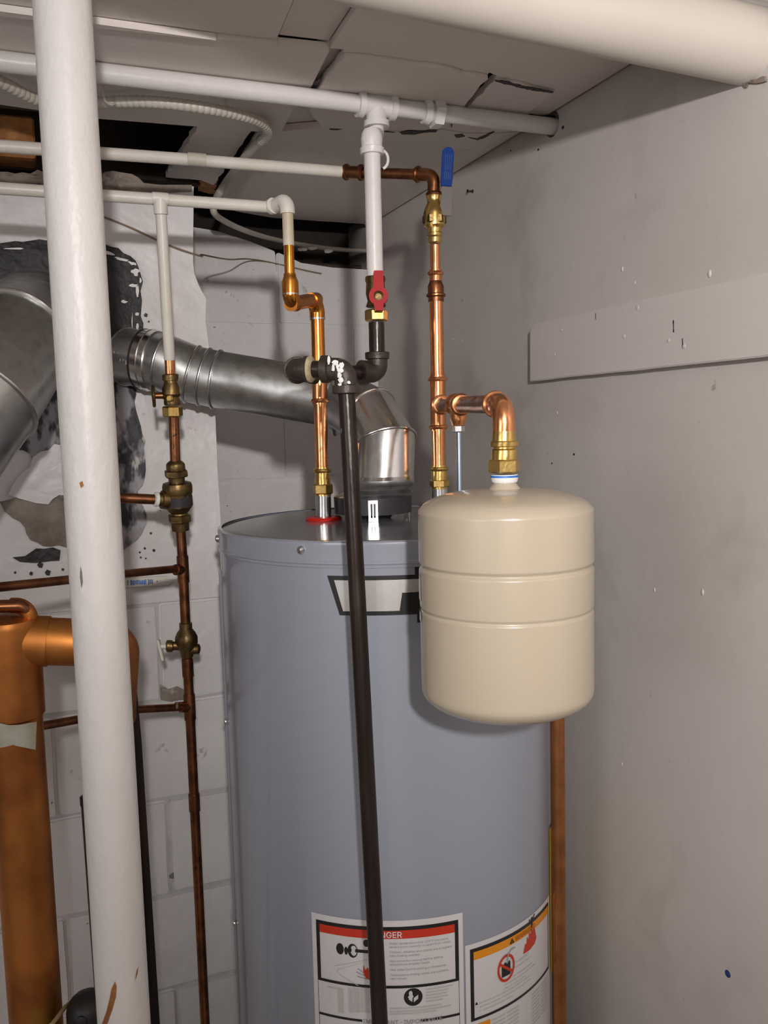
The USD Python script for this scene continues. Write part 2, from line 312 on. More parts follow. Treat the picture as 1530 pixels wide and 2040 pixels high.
part(wc, 'chimney_core', prism(body.buffer(-.003), (0, CY+.0022, 0), X_, Z_, Y_, BY-CY), jointp, smooth=False)
def sheet(poly, y, amp, step, t, seed, fr=14.):
    """a coat of plaster over the polygon in x, z: an uneven face with an edge"""
    x0, z0, x1, z1 = poly.bounds; g = poly.simplify(.0006)
    m = trimesh.creation.extrude_polygon(g, t, engine='earcut')
    v, f = A(m.vertices), A(m.faces)
    for _ in range(12):
        e = np.linalg.norm(v[f]-v[np.roll(f, 1, 1)], axis=2).max(1)
        if e.max() < step or len(f) > 40000: break
        v, f = trimesh.remesh.subdivide(v, f, np.nonzero(e > step)[0]) if False else trimesh.remesh.subdivide_to_size(v, f, step, max_iter=14); break
    dz = (meshkit.fbm(np.c_[v[:, 0]*fr, v[:, 1]*fr, np.full(len(v), seed*3.7)], 4, seed)-.5)*2*amp
    w = (v[:, 2] > t*.5)
    return np.c_[v[:, 0], y - v[:, 2] - dz*w, v[:, 1]], f[:, ::-1]
parge = body.intersection(sbox(-.9, 1.222, .5, 2.2)); low = body.intersection(sbox(-.9, 0, .5, 1.222))
part(wc, 'parging', sheet(parge, CY+.012, .004, .02, .014, 2), chimp, smooth=50)
part(wc, 'parging', prism(body.intersection(sbox(FX, 0, -.9, 2.2)), (0, CY, 0), X_, Z_, Y_, .02), chimp, smooth=False)
block_grid(-.9, .4, 0, 1.222, low, CY+.003, .02, .0024, 'block', wc, chimp, 9)
def patch(name, pts, material, y, amp, t, seed, step=.012, jag=.004, label=None):
    q = [(on(a, b, 1, CY)[0], on(a, b, 1, CY)[2]) for a, b in pts]
    g = ragged(q, jag, .012, seed)
    g = max(getattr(g, 'geoms', [g]), key=lambda s: s.area)
    part(wc, name, sheet(g, y, amp, step, t, seed, 30.), material, label=label, smooth=50)
patch('tar_patch', [(-130, 560), (-100, 515), (-60, 492), (0, 486), (60, 480), (130, 484), (205, 487), (235, 496), (258, 512), (276, 534), (284, 562), (281, 600), (284, 660), (228, 668), (160, 690), (60, 720), (-60, 730), (-120, 680)], tar, CY-.003, .004, .005, 11, label='black tar patch around the vent opening')
patch('mortar_patch', [(120, 755), (225, 763), (272, 770), (268, 800), (280, 850), (289, 905), (282, 965), (272, 990), (285, 1010), (291, 1040), (282, 1062), (262, 1080), (244, 1094), (170, 1050), (60, 905), (0, 880), (-60, 860), (-60, 800), (40, 770)], greym, CY-.003, .005, .006, 12, label='grey mortar patch below the vent opening')
patch('paint_patch', [(18, 985), (45, 940), (80, 900), (108, 885), (150, 905), (158, 985), (118, 985), (96, 1003), (72, 1000), (40, 992)], chimp, CY-.011, .003, .004, 13)
patch('bare_stone', [(0, 1000), (40, 988), (75, 1000), (120, 984), (160, 975), (172, 1050), (150, 1085), (100, 1088), (60, 1075), (48, 1050), (25, 1030), (8, 1018)], stonem, CY-.003, .005, .005, 14, label='bare brown stone patch')
patch('tar_smear', [(25, 1110), (50, 1108), (72, 1092), (105, 1090), (121, 1096), (118, 1116), (85, 1119), (40, 1118)], tar, CY-.002, .002, .004, 15, jag=.002)
fr_ = np.random.default_rng(17)
for k, (x, y, w, h) in enumerate([(246, 603, 8, 4), (268, 543, 10, 9), (272, 582, 4, 12), (264, 571, 10, 4), (272, 628, 5, 4), (262, 645, 1.6, 22), (215, 507, 14, 4), (240, 519, 16, 4), (30, 498, 22, 2), (262, 527, 9, 4), (272, 652, 3, 9), (278, 560, 3, 6)]):
    n_ = 11; an_ = np.linspace(0, 2*np.pi, n_+1)[:-1]; rr_k = fr_.uniform(.55, 1.15, n_)
    patch('paint_flake', [(x+w*q*math.cos(a), y+h*q*math.sin(a)+.25*w*q*math.cos(a)*(1 if y < 530 and x > 200 else 0)) for a, q in zip(an_, rr_k)], chimp, CY-.010, .001, .003, 20+k, jag=.0010)
for k, (x, y, s) in enumerate([(290, 628, 4), (296, 641, 2), (300, 1062, 2.5), (306, 1096, 3), (288, 1092, 2.5), (278, 1100, 2), (280, 1110, 2), (80, 1125, 6), (62, 1142, 4), (125, 1134, 3), (95, 1140, 6), (30, 1140, 2.5), (290, 1112, 1.6), (75, 976, 6), (45, 975, 4), (85, 982, 4)]):
    patch('tar_fleck', [(x-s, y), (x-s*.2, y-s), (x+s, y-s*.4), (x+s*.6, y+s), (x-s*.5, y+s*.8)], tar, CY-.0015, .0005, .003, 50+k, jag=.0005)
patch('rough_mortar', [(-60, 344), (60, 349), (75, 341), (110, 354), (195, 351), (225, 343), (262, 349), (285, 367), (330, 371), (381, 371), (381, 383), (330, 385), (285, 384), (230, 381), (195, 379), (110, 372), (-60, 366)], stonem, CY-.003, .004, .006, 91, jag=.002)
patch('broken_mortar', [(318, 1362), (335, 1372), (352, 1366), (372, 1376), (372, 1392), (340, 1396), (320, 1392)], stonem, CY-.004, .003, .004, 90, jag=.002)
# unseen walls left of and behind the camera, closing the room for bounced light
w4 = thing('wall_left', 'plain painted basement wall far to the left', 'wall', (FX, 0, 0), kind='structure'); part(w4, 'plaster', abox((FX-.1, FY-.1, 0), (FX, BY+.3, 2.3)), dimp)
w5 = thing('wall_front', 'plain painted basement wall behind the viewer', 'wall', (0, FY, 0), kind='structure'); part(w5, 'plaster', abox((FX, FY-.1, 0), (WX+.1, FY, 2.3)), dimp)
# ceiling: loose wallboard sheets under dark joists
cl = thing('ceiling', 'patched grey-white ceiling boards with cracks and a dark open bay', 'ceiling', (0, 0, ZC), kind='structure')
def cpx(*pts): return [tuple(on(x, y, 2, ZC)[:2]) for x, y in pts]
seam = cpx((612, 188), (657, 97), (722, 0)); s_d = unit(A(seam[2])-A(seam[0])); s_n = A([-s_d[1], s_d[0]])
def along(p, t): return tuple(A(p) + s_d*t)
front_pt = along(seam[2], 3.2); crack = cpx((640, 255), (700, 254), (760, 262), (830, 264), (880, 258), (930, 266), (985, 266), (1045, 262))
back_edge = cpx((433, 395), (470, 421), (545, 434), (640, 441), (725, 446))
room = sbox(FX, FY, WX-.0045, BY+.2)
left_front = Polygon(cpx((612, 188), (657, 97), (722, 0)) + [front_pt, (FX, FY), (FX, on(0, 205, 2, ZC)[1])] + cpx((0, 205), (190, 233), (300, 243), (395, 249), (508, 259), (560, 262), (585, 215)))
gpan = Polygon(cpx((553, 85), (657, 97), (722, 0)) + [front_pt] + [along(cpx((590, 0))[0], 3.2)] + cpx((590, 0)))
split = cpx((-300, -25), (190, 40), (430, 72), (553, 85))
a_back = left_front.intersection(Polygon(split + [along(split[-1], -.002)] + cpx((657, 97), (612, 188), (585, 215), (560, 262), (508, 259), (395, 249), (190, 233), (0, 205)) + [(FX, on(0, 205, 2, ZC)[1])])).difference(gpan)
a_front = left_front.difference(a_back.buffer(.0015)).difference(gpan.buffer(.0015))
B = ragged(cpx((686, 106), (760, 113), (850, 125), (972, 150), (940, 185), (905, 222), (880, 250), (760, 254), (640, 248), (612, 200), (632, 172)), .0035, .02, 31)
Cp = ragged(cpx((986, 156), (1040, 164), (1103, 180), (1050, 226), (1000, 258), (900, 254), (915, 225), (950, 190)), .003, .015, 32)
D = ragged(crack + cpx((1075, 235)) + [(WX, on(1095, 222, 0, WX)[1]+.02), (WX, BY+.05)] + back_edge[::-1] + cpx((515, 266)), .002, .03, 33)
E_ = Polygon([seam[2], seam[1], seam[0]] + crack + [(WX, on(1090, 228, 0, WX)[1]), (WX, FY), front_pt]).difference(unary_union([B, Cp]).buffer(.0022)).difference(D.buffer(.002)).difference(Polygon(cpx((657, 97), (686, 100), (632, 176), (606, 205), (590, 230), (575, 215), (612, 174)))).difference(Polygon(cpx((905, 222), (975, 146), (990, 152), (925, 222))))
Fs = ragged(cpx((397, 251), (503, 262), (462, 322), (425, 372), (400, 362), (330, 356), (345, 335)), .002, .02, 34)
H = LineString(cpx((575, 232), (630, 176), (660, 130))).buffer(.012)
for nm, g, dz in (('ceiling_board', a_front, .004), ('ceiling_board', a_back.buffer(-.001), -.003), ('ceiling_board', gpan.buffer(-.002), .010), ('ceiling_board', E_, .001), ('ceiling_board', B, -.006), ('ceiling_board', Cp, -.003), ('ceiling_board', D, .0), ('ceiling_board', Fs, .003)):
    g = g.intersection(room.buffer(-.0015)); g = max(getattr(g, 'geoms', [g]), key=lambda s: s.area)
    part(cl, nm, prism(g, (0, 0, ZC+dz), X_, Y_, Z_, .012), ceilp, smooth=False)
bat = Polygon(cpx((-80, 2), (190, 38), (430, 71), (430, 72.5), (190, 46), (-80, 12))); part(cl, 'batten', prism(bat, (0, 0, ZC-.006), X_, Y_, Z_, .009), ceilp, smooth=False)
back = Polygon(cpx((525, 268), (600, 170), (640, 90), (712, 90), (665, 190), (660, 268))); part(cl, 'backing_strip', prism(back, (0, 0, ZC+.0135), X_, Y_, Z_, .004), ceilp, smooth=False)
back = Polygon(cpx((545, 85), (660, 97), (730, -10), (745, -10), (690, 110), (560, 100))); part(cl, 'backing_strip', prism(back.buffer(.01), (0, 0, ZC+.0225), X_, Y_, Z_, .004), ceilp, smooth=False)
for k, (q, z_) in enumerate([([(655, 253), (672, 252), (690, 255), (672, 259), (656, 258)], 0), ([(612, 176), (640, 148), (634, 160), (616, 186), (609, 190)], .003), ([(795, 263), (815, 259), (840, 261), (872, 257), (868, 263), (845, 264), (822, 268), (800, 267)], 0), ([(905, 268), (922, 266), (926, 272), (910, 274)], 0), ([(928, 272), (950, 276), (968, 268), (985, 262), (970, 272), (952, 279)], 0), ([(986, 155), (1008, 157), (1040, 166), (1070, 172), (1103, 178), (1101, 181), (1060, 176), (1035, 170), (1010, 164), (987, 158)], .003), ([(1048, 228), (1106, 230), (1108, 235), (1060, 232)], 0), ([(700, 255), (760, 259), (792, 264), (760, 262), (700, 257)], 0)]):
    part(cl, 'crack', prism(ragged(cpx(*q), .0016, .005, 300+k), (0, 0, ZC-.0006-z_), X_, Y_, Z_, .0008), tar, smooth=False)
for k in range(12):
    y = -2.4 + .405*k
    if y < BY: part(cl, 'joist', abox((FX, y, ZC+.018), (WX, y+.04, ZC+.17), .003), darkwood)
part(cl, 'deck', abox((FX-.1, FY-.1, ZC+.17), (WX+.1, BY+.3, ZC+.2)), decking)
bl = on(30, 325, 1, CY); part(cl, 'blocking', abox((bl[0]-.12, CY-.02, 2.03), (bl[0]+.035, CY+.05, 2.10), .004), rust, label='brown wooden blocking over the chimney')
part(cl, 'broken_edge', prism(ragged(cpx((400, 362), (425, 345), (432, 352), (428, 392), (395, 384)), .004, .008, 41), (0, 0, ZC+.004), X_, Y_, Z_, .01), rust, label='rusty broken board edge')
# ================================================================ the large things
# --- column nearest the camera
pc = P(189, 1040, 1.0); cx, cy = pc[0], pc[1]
lean = (P(123.5, 0, 1)*0)
def col(x, y):                                            # the column's axis in the photograph, at its own plane facing the camera
    v = ray(x, y); h = A([math.sin(YAW), math.cos(YAW), 0]); dist = (pc-CAM)@h; return CAM + v*(dist/(v@h))
ca, cb = col(123.5, 0), col(247.5, 2040); cd = unit(ca-cb)
cbot = cb - cd*((cb[2]-.012)/cd[2]); ctop = ca + cd*((ZC-.009-ca[2])/cd[2])
t = thing('support_column', 'white painted round steel column nearest the camera, full height at the left', 'column', (cbot[0], cbot[1], 0))
N = 60; cp_ = cbot + (ctop-cbot)*np.linspace(0, 1, N)[:, None]
part(t, 'shaft', tube(cp_, .0301, n=48), polep)
part(t, 'base_plate', abox((cbot[0]-.07, cbot[1]-.07, 0), (cbot[0]+.07, cbot[1]+.07, .012), .002), polep); part(t, 'cap_plate', abox((ctop[0]-.06, ctop[1]-.06, ctop[2]-.001), (ctop[0]+.06, ctop[1]+.06, ctop[2]+.003), .001), polep)
def on_col(x, y, off):
    v = ray(x, y); o = CAM - cbot; a = v - cd*(v@cd); b = o - cd*(o@cd); r = .0301+off
    qa, qb, qc = a@a, 2*a@b, b@b-r*r; s = (-qb-math.sqrt(max(qb*qb-4*qa*qc, 0)))/(2*qa); return CAM + v*s
def col_patch(name, pts, m, lab=None, off=.0006):
    g = Polygon(pts); x0, y0, x1, y1 = g.bounds; mm = trimesh.creation.triangulate_polygon(g, engine='earcut'); v, f = A(mm[0]), A(mm[1])
    v, f = trimesh.remesh.subdivide_to_size(np.c_[v, np.zeros(len(v))], f, 5, max_iter=12)
    w = A([on_col(a, b, off) for a, b, _ in v]); part(t, name, (w, f), m, label=lab)
col_patch('rust_scrape', [(229, 1955), (232, 1965), (231, 1985), (224, 2010), (214, 2038), (206, 2060), (203, 2040), (212, 2015), (218, 1990), (222, 1970)], rust, 'rusty brown scrape')
col_patch('rust_scrape', [(276, 1925), (274, 1940), (269, 1955), (272, 1935)], rust, 'rusty brown scrape')
col_patch('paint_chip', [(158, 962), (164, 958), (167, 968), (161, 972)], rust, 'brown chip'); col_patch('paint_chip', [(160, 1128), (163, 1140), (165, 1160), (162, 1172), (159, 1150)], stonem)
# --- water heater
HC = P(768, 1037, 1.5); HX, HY, HZ = HC; HR = .275
def hit(x, y):
    v = ray(x, y); o = CAM[:2]-A([HX, HY]); a = v[:2]@v[:2]; b = 2*o@v[:2]; c = o@o-HR**2; D_ = max(b*b-4*a*c, 0); s = (-b-math.sqrt(D_))/(2*a); p = CAM+s*v
    return math.atan2(p[1]-HY, p[0]-HX)*HR, p[2]
def wrap(s, z, off): a = s/HR; return np.stack([HX+(HR+off)*np.cos(a), HY+(HR+off)*np.sin(a), z], -1)
t = thing('water_heater', 'tall grey cylindrical gas water heater with warning labels', 'water heater', (HX, HY, 0)); heater = t
ht = HZ
part(t, 'jacket', lathe((HX, HY, .03), Z_, [(0, HR-.01), (0, HR-.002), (.01, HR), (ht-.03-.031, HR)] + [(ht-.03-.031, HR-.003)], 128, close=False), heaterm)
part(t, 'base_ring', lathe((HX, HY, 0), Z_, [(0, HR-.02), (.03, HR-.02)], 64), black)
part(t, 'top_band', lathe((HX, HY, ht-.036), Z_, [(0, HR), (0, HR+.0020), (.004, HR+.0022), (.0055, HR+.0034), (.0085, HR+.0034), (.010, HR+.0022), (.026, HR+.0022), (.031, HR+.003), (.0350, HR+.0025), (.037, HR), (.0372, HR-.004)], 128, close=False), heaterm)
part(t, 'lid', lathe((HX, HY, ht-.006), Z_, [(0, HR-.003), (.0045, HR-.004), (.0045, HR-.012), (.006, HR-.02), (.006, .001)], 128, close=False), heatert, label='dark glossy flat lid')
for x, y in ((602, 1095), (436.5, 1073), (1045, 1090)):
    s, z = hit(x, y); c = wrap(s, z, .002); nrm = unit(A([c[0]-HX, c[1]-HY, 0])); part(t, 'screw', lathe(c, nrm, [(0, .0062), (.002, .0062), (.004, .005), (.0052, .002)], 18), zinc)
s, z = hit(437, 1400)
a0 = hit(438, 1300)[0]-.002; sv = [wrap(a0, zz, .0015) for zz in np.linspace(.04, ht-.07, 6)]; part(t, 'jacket_seam', tube(sv, .0022, n=8), heaterm)
for zz in (1.07, .72): c = wrap(a0+.006, zz, .002); nrm = unit(A([c[0]-HX, c[1]-HY, 0])); part(t, 'screw', lathe(c, nrm, [(0, .005), (.002, .005), (.004, .003)], 14), zinc)
LAY = .0007
def decal(tp, name, poly, layer, m, label=None):
    """print wrapped on the jacket; the polygon is in metres round the jacket and height"""
    V, Fc, k = [], [], 0
    for g in getattr(poly, 'geoms', [poly]):
        if g.is_empty: continue
        x0, y0, x1, y1 = g.bounds; n = max(1, int(math.ceil((x1-x0)/.010)))
        for i in range(n):
            q = g.intersection(sbox(x0+(x1-x0)*i/n, y0-1, x0+(x1-x0)*(i+1)/n, y1+1))
            for h in getattr(q, 'geoms', [q]):
                if h.geom_type != 'Polygon' or h.area < 1e-9: continue
                v, f = trimesh.creation.triangulate_polygon(h, engine='earcut'); V.append(v); Fc.append(A(f)+k); k += len(v)
    v = np.vstack(V); return part(tp, name, (wrap(v[:, 0], v[:, 1], .0008+LAY*layer), np.vstack(Fc)), m, label=label, smooth=False, kind='stuff' if name in ('small_print', 'lower_print') else None)
def lettering(tp, items, layer, m, name='lettering', bold=False):
    """items: (text, s, z, height)"""
    ms = []
    for tx, s, z, h in items:
        g = meshkit.text_mesh(tx, h, .0001, bold); v = A(g.vertices); ms.append((np.c_[v[:, 0]+s, v[:, 1]+z, v[:, 2]], A(g.faces)))
    v, f = cat_(*ms); return part(tp, name, (wrap(v[:, 0], v[:, 1], .0008+LAY*layer+v[:, 2]), f), m, smooth=False)
def sp(*pts): return [hit(x, y) for x, y in pts]
# badge
bs = sp((652, 1142), (832, 1140), (829, 1120)); bz = hit(677, 1224)
zt_, zb_ = hit(750, 1147)[1], hit(750, 1226)[1]
s0, s1, s2 = hit(652, 1142)[0], hit(677, 1224)[0], hit(832, 1140)[0]
bd_ = decal(t, 'badge', Polygon([(s0, zt_), (s2-.004, zt_), (s2-.004, zt_+.015), (s2+.12, zt_+.015), (s2+.12, zb_-.012), (s2-.002, zb_-.012), (s2-.002, zb_), (s1, zb_)]), 0, blackpr, label='black and silver emblem badge')
i0, i1 = hit(666, 1150)[0], hit(684, 1217)[0]; zi, zj = zt_-.006, zb_+.006
decal(bd_, 'silver_field', Polygon([(i0, zi), (s2+.1, zi), (s2+.1, zi-.017), (hit(801, 1180)[0], zi-.0185), (hit(796, 1217)[0], zj), (i1, zj)]), 1, silver)
# warning label in front
l0, l1 = hit(621, 1818)[0], hit(921, 1815)[0]; lt = hit(771, 1834)[1]; lb = lt - .34
fb = hit(760, 1968)[1]; wl = l1-l0
lab = decal(t, 'danger_label', sbox(l0, lb, l1, lt), 0, whitepr, label='white warning label with red header in front')
in0, in1 = l0+.0075, l1-.0075
decal(lab, 'frame', sbox(in0, fb, in1, lt-.009).difference(sbox(in0+.0055, fb+.0042, in1-.0055, lt-.009-.0055)), 1, blackpr)
rb0, rb1 = lt-.0145, lt-.0145-.0125
red = decal(lab, 'red_header', sbox(in0+.0055, rb1, in1-.0055, rb0), 1, redpr)
lettering(lab, [('DANGER', (l0+l1)/2-.026, rb1+.0022, .0085)], 2, whitepr, 'header_lettering', True)
tx0 = hit(776, 1900)[0]; ln = .0052; zz = rb1-.0085
lines = ['Water temperature over 125°F can cause', 'severe burns instantly or death from scalds.', None, 'Children, disabled and elderly are at highest', 'risk of being scalded.', None, 'See instruction manual before setting', 'temperature at water heater.', None, 'Feel water before bathing or showering.', None, 'Temperature limiting valves are available,', 'see manual.']
its = []
for q in lines:
    if q: its.append((q, tx0, zz, .0032)); zz -= ln
    else: zz -= ln*.55
lettering(lab, its, 1, greypr)
def ell(px, py, rx, ry): s, z = hit(px, py); return affinity.scale(Point(s, z).buffer(1, quad_segs=10), rx, ry)
kn = unary_union([ell(678, 1889, .0058, .0085), ell(690, 1893, .0026, .006), ell(697, 1891, .003, .004), ell(730, 1878, .0045, .0055), ell(739, 1874, .0035, .006), sbox(hit(708, 1893)[0], hit(708, 1893)[1]-.0022, hit(745, 1890)[0], hit(708, 1893)[1]+.0026), ell(703, 1893, .0075, .0105).difference(ell(705, 1893, .0048, .0078))])
decal(lab, 'tap_drawing', kn, 1, blackpr)
tub = unary_union([LineString(sp((668, 1923), (690, 1919), (735, 1910))).buffer(.0005), LineString(sp((674, 1930), (672, 1934), (678, 1940), (700, 1955), (714, 1962))).buffer(.0005), LineString(sp((674, 1930), (720, 1917))).buffer(.0004)])
decal(lab, 'tub_drawing', tub, 1, palepr)
decal(lab, 'hand_drawing', Polygon(sp((724, 1920), (728, 1932), (733, 1926), (738, 1940), (738, 1952), (730, 1948), (724, 1938))), 1, redpr)
decal(lab, 'hand_outline', unary_union([LineString(sp((711, 1935), (728, 1944))).buffer(.0008), LineString(sp((713, 1944), (730, 1949))).buffer(.0008), LineString(sp((714, 1929), (726, 1938))).buffer(.0008)]), 1, greypr)
zb2 = hit(700, 2030)[1]
decal(lab, 'divider', unary_union([sbox(in0, zb2-.0015, hit(722, 2030)[0], zb2+.0022), sbox(hit(836, 2020)[0], zb2-.0015, in1, zb2+.0022), sbox(in0, lb+.01, in0+.0006, fb), sbox(in1-.0006, lb+.01, in1, fb)]), 1, blackpr)
lettering(lab, [('IMPORTANT · IMPORTANTE', hit(723, 2035)[0], zb2-.003, .0062)], 1, greypr, 'heading', True)
ic = ell(823, 1985, .0135, .0135); book = unary_union([Polygon(sp((815, 1981), (822, 1988), (821, 1995), (814, 1990))), Polygon(sp((824, 1987), (833, 1980), (833, 1988), (824, 1996))), ell(818, 1978, .0028, .004), Polygon(sp((812, 1985), (820, 1978), (824, 1984), (818, 1992)))])
decal(lab, 'manual_symbol', ic.difference(book), 1, blackpr)
bars = [sbox(hit(x, y)[0], hit(x, y)[1]-.0011, hit(x2, y)[0], hit(x, y)[1]+.0011) for x, x2, y in ((848, 902, 1970), (848, 893, 1976), (848, 890, 1982), (848, 892, 1988), (848, 882, 1994), (776, 880, 2008), (776, 898, 2014), (776, 870, 2019), (652, 672, 1964))]
cols_ = [sbox(hit(x, 1970)[0], hit(x, 2015)[1], hit(x2, 1970)[0], hit(x, 1966)[1]) for x, x2 in ((673, 684), (694, 702), (704, 716), (718, 736))]
decal(lab, 'small_print', unary_union(bars + cols_), 1, palepr)
# second label, on the right
m0, m1 = hit(926, 1884)[0], hit(926, 1884)[0]+.205; mt = hit(926, 1884)[1]; mb = mt-.30
lab2 = decal(t, 'warning_label', sbox(m0, mb, m1, mt), 0, whitepr, label='white warning label with orange header on the right side')
q0, q1, qt, qb = m0+.0075, m1-.008, mt-.0075, hit(935, 2036)[1]
decal(lab2, 'frame', sbox(q0, qb, q1, qt).difference(sbox(q0+.0058, qb+.0042, q1-.0022, qt-.0055)), 1, blackpr)
oz = qt-.0055; decal(lab2, 'orange_header', sbox(q0+.0058, oz-.0125, q1-.0022, oz), 1, orangepr)
ts, tz = hit(1018, 1866); tri = Polygon([(ts-.005, oz-.0105), (ts+.005, oz-.0105), (ts, oz-.002)]).difference(Polygon([(ts-.001, oz-.0095), (ts+.001, oz-.0095), (ts, oz-.0045)])); decal(lab2, 'warning_triangle', tri, 2, blackpr)
lettering(lab2, [('WARNING', ts+.007, oz-.0102, .0075)], 2, mat('print_brown', (.42, .14, .01), rough=.4), 'header_lettering', True)
cs, cz = hit(1007, 1927); R1 = .0215; ring = affinity.scale(Point(cs, cz).buffer(R1, quad_segs=16), .82, 1); ring = ring.difference(affinity.scale(Point(cs, cz).buffer(R1-.0042, quad_segs=16), .80, 1))
bar = affinity.rotate(sbox(cs-R1*.85, cz-.0020, cs+R1*.85, cz+.0020), -38).intersection(affinity.scale(Point(cs, cz).buffer(R1), .8, 1))
can = Polygon([(cs-.009, cz-.013), (cs+.009, cz-.013), (cs+.009, cz+.006), (cs+.007, cz+.010), (cs+.004, cz+.007), (cs-.003, cz+.009), (cs-.006, cz+.005), (cs-.009, cz+.004)])
decal(lab2, 'fuel_can_symbol', can, 1, blackpr); decal(lab2, 'prohibition_ring', ring.union(bar), 2, redpr)
decal(lab2, 'hose_drawing', LineString([(cs+.001, cz+.008), (cs+.003, cz+.020), (cs+.010, cz+.026), (cs+.017, cz+.026)]).buffer(.0014), 3, greypr)
fs, fz = hit(1041, 1900); k_ = 1.25
flame = Polygon([(fs+x*k_, fz+y*k_) for x, y in ((0, 0), (.004, .011), (.007, .010), (.008, .019), (.011, .014), (.013, .023), (.016, .018), (.019, .030), (.021, .020), (.025, .026), (.028, .014), (.030, .008), (.026, .002), (.014, -.001))]); decal(lab2, 'flame_drawing', flame, 1, redpr)
decal(lab2, 'figure_drawing', unary_union([Point(fs+.024, fz+.046).buffer(.0032), LineString([(fs+.023, fz+.030), (fs+.024, fz+.042)]).buffer(.0024), LineString([(fs+.017, fz+.047), (fs+.023, fz+.038), (fs+.031, fz+.050)]).buffer(.0014)]), 1, blackpr)
its = [('FLAMMABLE', q0+.085, fz-.007, .004), ('Flammable Vapors', q0+.080, fz-.014, .0036)] + [(q, q0+.060, fz-.026-.0062*i, .0034) for i, q in enumerate(['Vapors from flammable liquids', 'will explode and catch fire causing', 'death or severe burns.'])] + [(q, q0+.014, qb+.024-.0062*i, .0034) for i, q in enumerate(['Do not use or store flammable products such as', 'gasoline, solvents or adhesives in the same room', 'or area near the water heater.'])]
lettering(lab2, its, 1, palepr)
ws, wz = q0+.009, qb+.024; decal(lab2, 'small_triangle', Polygon([(ws-.002, wz), (ws+.003, wz), (ws+.0005, wz+.005)]), 1, blackpr)
decal(lab2, 'lower_print', unary_union([sbox(q0+.03*i+.006, qb-.011-.0062*j, q0+.03*i+.032, qb-.0088-.0062*j) for i in (1, 2, 4, 5) for j in range(9)]), 1, palepr)
decal(lab2, 'lower_header', sbox(q0+.006, qb-.016, q0+.033, qb-.006), 1, orangepr)
ys = hit(1094, 1800)[0]; decal(t, 'yellow_label', sbox(ys, hit(1090, 1950)[1], ys+.10, hit(1090, 1655)[1]), 1, yellowpr, label='yellow label on the right side')
# draft hood on the lid
lg = on(744, 1040, 2, HZ); aw = unit(A([lg[0]-CAM[0], lg[1]-CAM[1], 0])); HO = A([lg[0], lg[1], HZ]) + aw*.0675; DX, DY = HO[:2]
t = thing('draft_hood', 'grey sheet steel draft hood with dark skirt on the heater lid', 'draft hood', HO)
def zat(y, d=1.5): return P(763, y, d)[2]-HZ
vo = P(763, 965, 1.5) - A([DX, DY, 0]); vo = A([vo[0], vo[1], 0])
cone = [lathe(HO + vo*f, Z_, [(zat(y0), r0_), (zat(y1), r1_)], 64, close=False) for f, y0, r0_, y1, r1_ in ((.0, 992, .067, 990, .0665), (.5, 982, .060, 975, .0565), (1, 966, .0525, 955, .0525))]
rings_ = np.vstack([c_[0] for c_ in cone]); fc = np.vstack([np.c_[a_*64+np.arange(64), a_*64+(np.arange(64)+1) % 64, (a_+1)*64+(np.arange(64)+1) % 64] for a_ in range(5)] + [np.c_[a_*64+np.arange(64), (a_+1)*64+(np.arange(64)+1) % 64, (a_+1)*64+np.arange(64)] for a_ in range(5)])
part(t, 'cone', (rings_, fc), steel)
part(t, 'skirt', lathe(HO, Z_, [(zat(1026), .060), (zat(1025), .0665), (zat(992), .0675), (zat(990), .066)], 64, close=False), black, label='dark steel skirt')
part(t, 'baffle', lathe(HO, Z_, [(.0003, .03), (.006, .035), (zat(1024), .058)], 48, close=False), black)
for q in range(3):
    b0 = math.atan2(lg[1]-DY, lg[0]-DX) + q*2*math.pi/3; o = A([math.cos(b0), math.sin(b0), 0]); tg = A([-math.sin(b0), math.cos(b0), 0]); c = HO + o*.0680
    hgt = zat(994)
    shp = sbox(-.0080, .0005, .0080, hgt).difference(sbox(-.0040, .007, -.0012, hgt-.006)).difference(sbox(.0012, .007, .0040, hgt-.006))
    part(t, 'leg', prism(shp, c, tg, Z_, o, .0012), zinc, label='bright slotted steel leg', smooth=False)
# --- vent pipe
def on_z(x, y, z): return P(x, y, 1.50)*A([1, 1, 0]) + A([0, 0, z])
t = thing('vent_pipe', 'galvanised vent pipe running from the draft hood across to the chimney', 'vent pipe', P(763, 965, 1.5))
R4 = .0515
vp = [on_z(763, 965, HZ+zat(962))] + [P(x, y, d) for x, y, d in ((766, 881, 1.508), (735, 829, 1.54), (676, 797, 1.605), (432, 756, 1.622), (383, 746, 1.622), (325, 722, 1.617), (256, 711, 1.632), (165, 700, 1.735))]
rg = mitre(vp, R4)
names = ['riser', 'elbow_gore', 'elbow_gore', 'pipe', 'collar', 'elbow_gore', 'elbow_gore', 'pipe']; mats = [steelb, steelb, steel, steel, steel, steel, steel, steel]
for i in range(8):
    a, b = rg[i], rg[i+1]; part(t, names[i], skin(a, b), mats[i], label='bright unpainted steel' if i == 0 else None)
for i, m in ((1, steelb), (2, steelb), (3, steel), (4, steel), (5, steel), (6, steel), (7, steel)):
    c = rg[i].mean(0); part(t, 'rib', loop(c + (rg[i]-c)*1.012, .0026 if i != 7 else .0012), m)
d34 = unit(vp[4]-vp[3]); c = vp[3]; part(t, 'flange', lathe(c - d34*.006, d34, [(0, R4-.002), (0, R4+.012), (.004, R4+.014), (.016, R4+.003), (.03, R4+.0015)], 48, close=False), steel)
d0 = unit(vp[5]-vp[4]); part(t, 'rib', loop((rg[4]+rg[5])/2 + 0, .0028), steel)
bc = vp[6] + (vp[7]-vp[6])*.40; bdr = unit(vp[7]-vp[6])
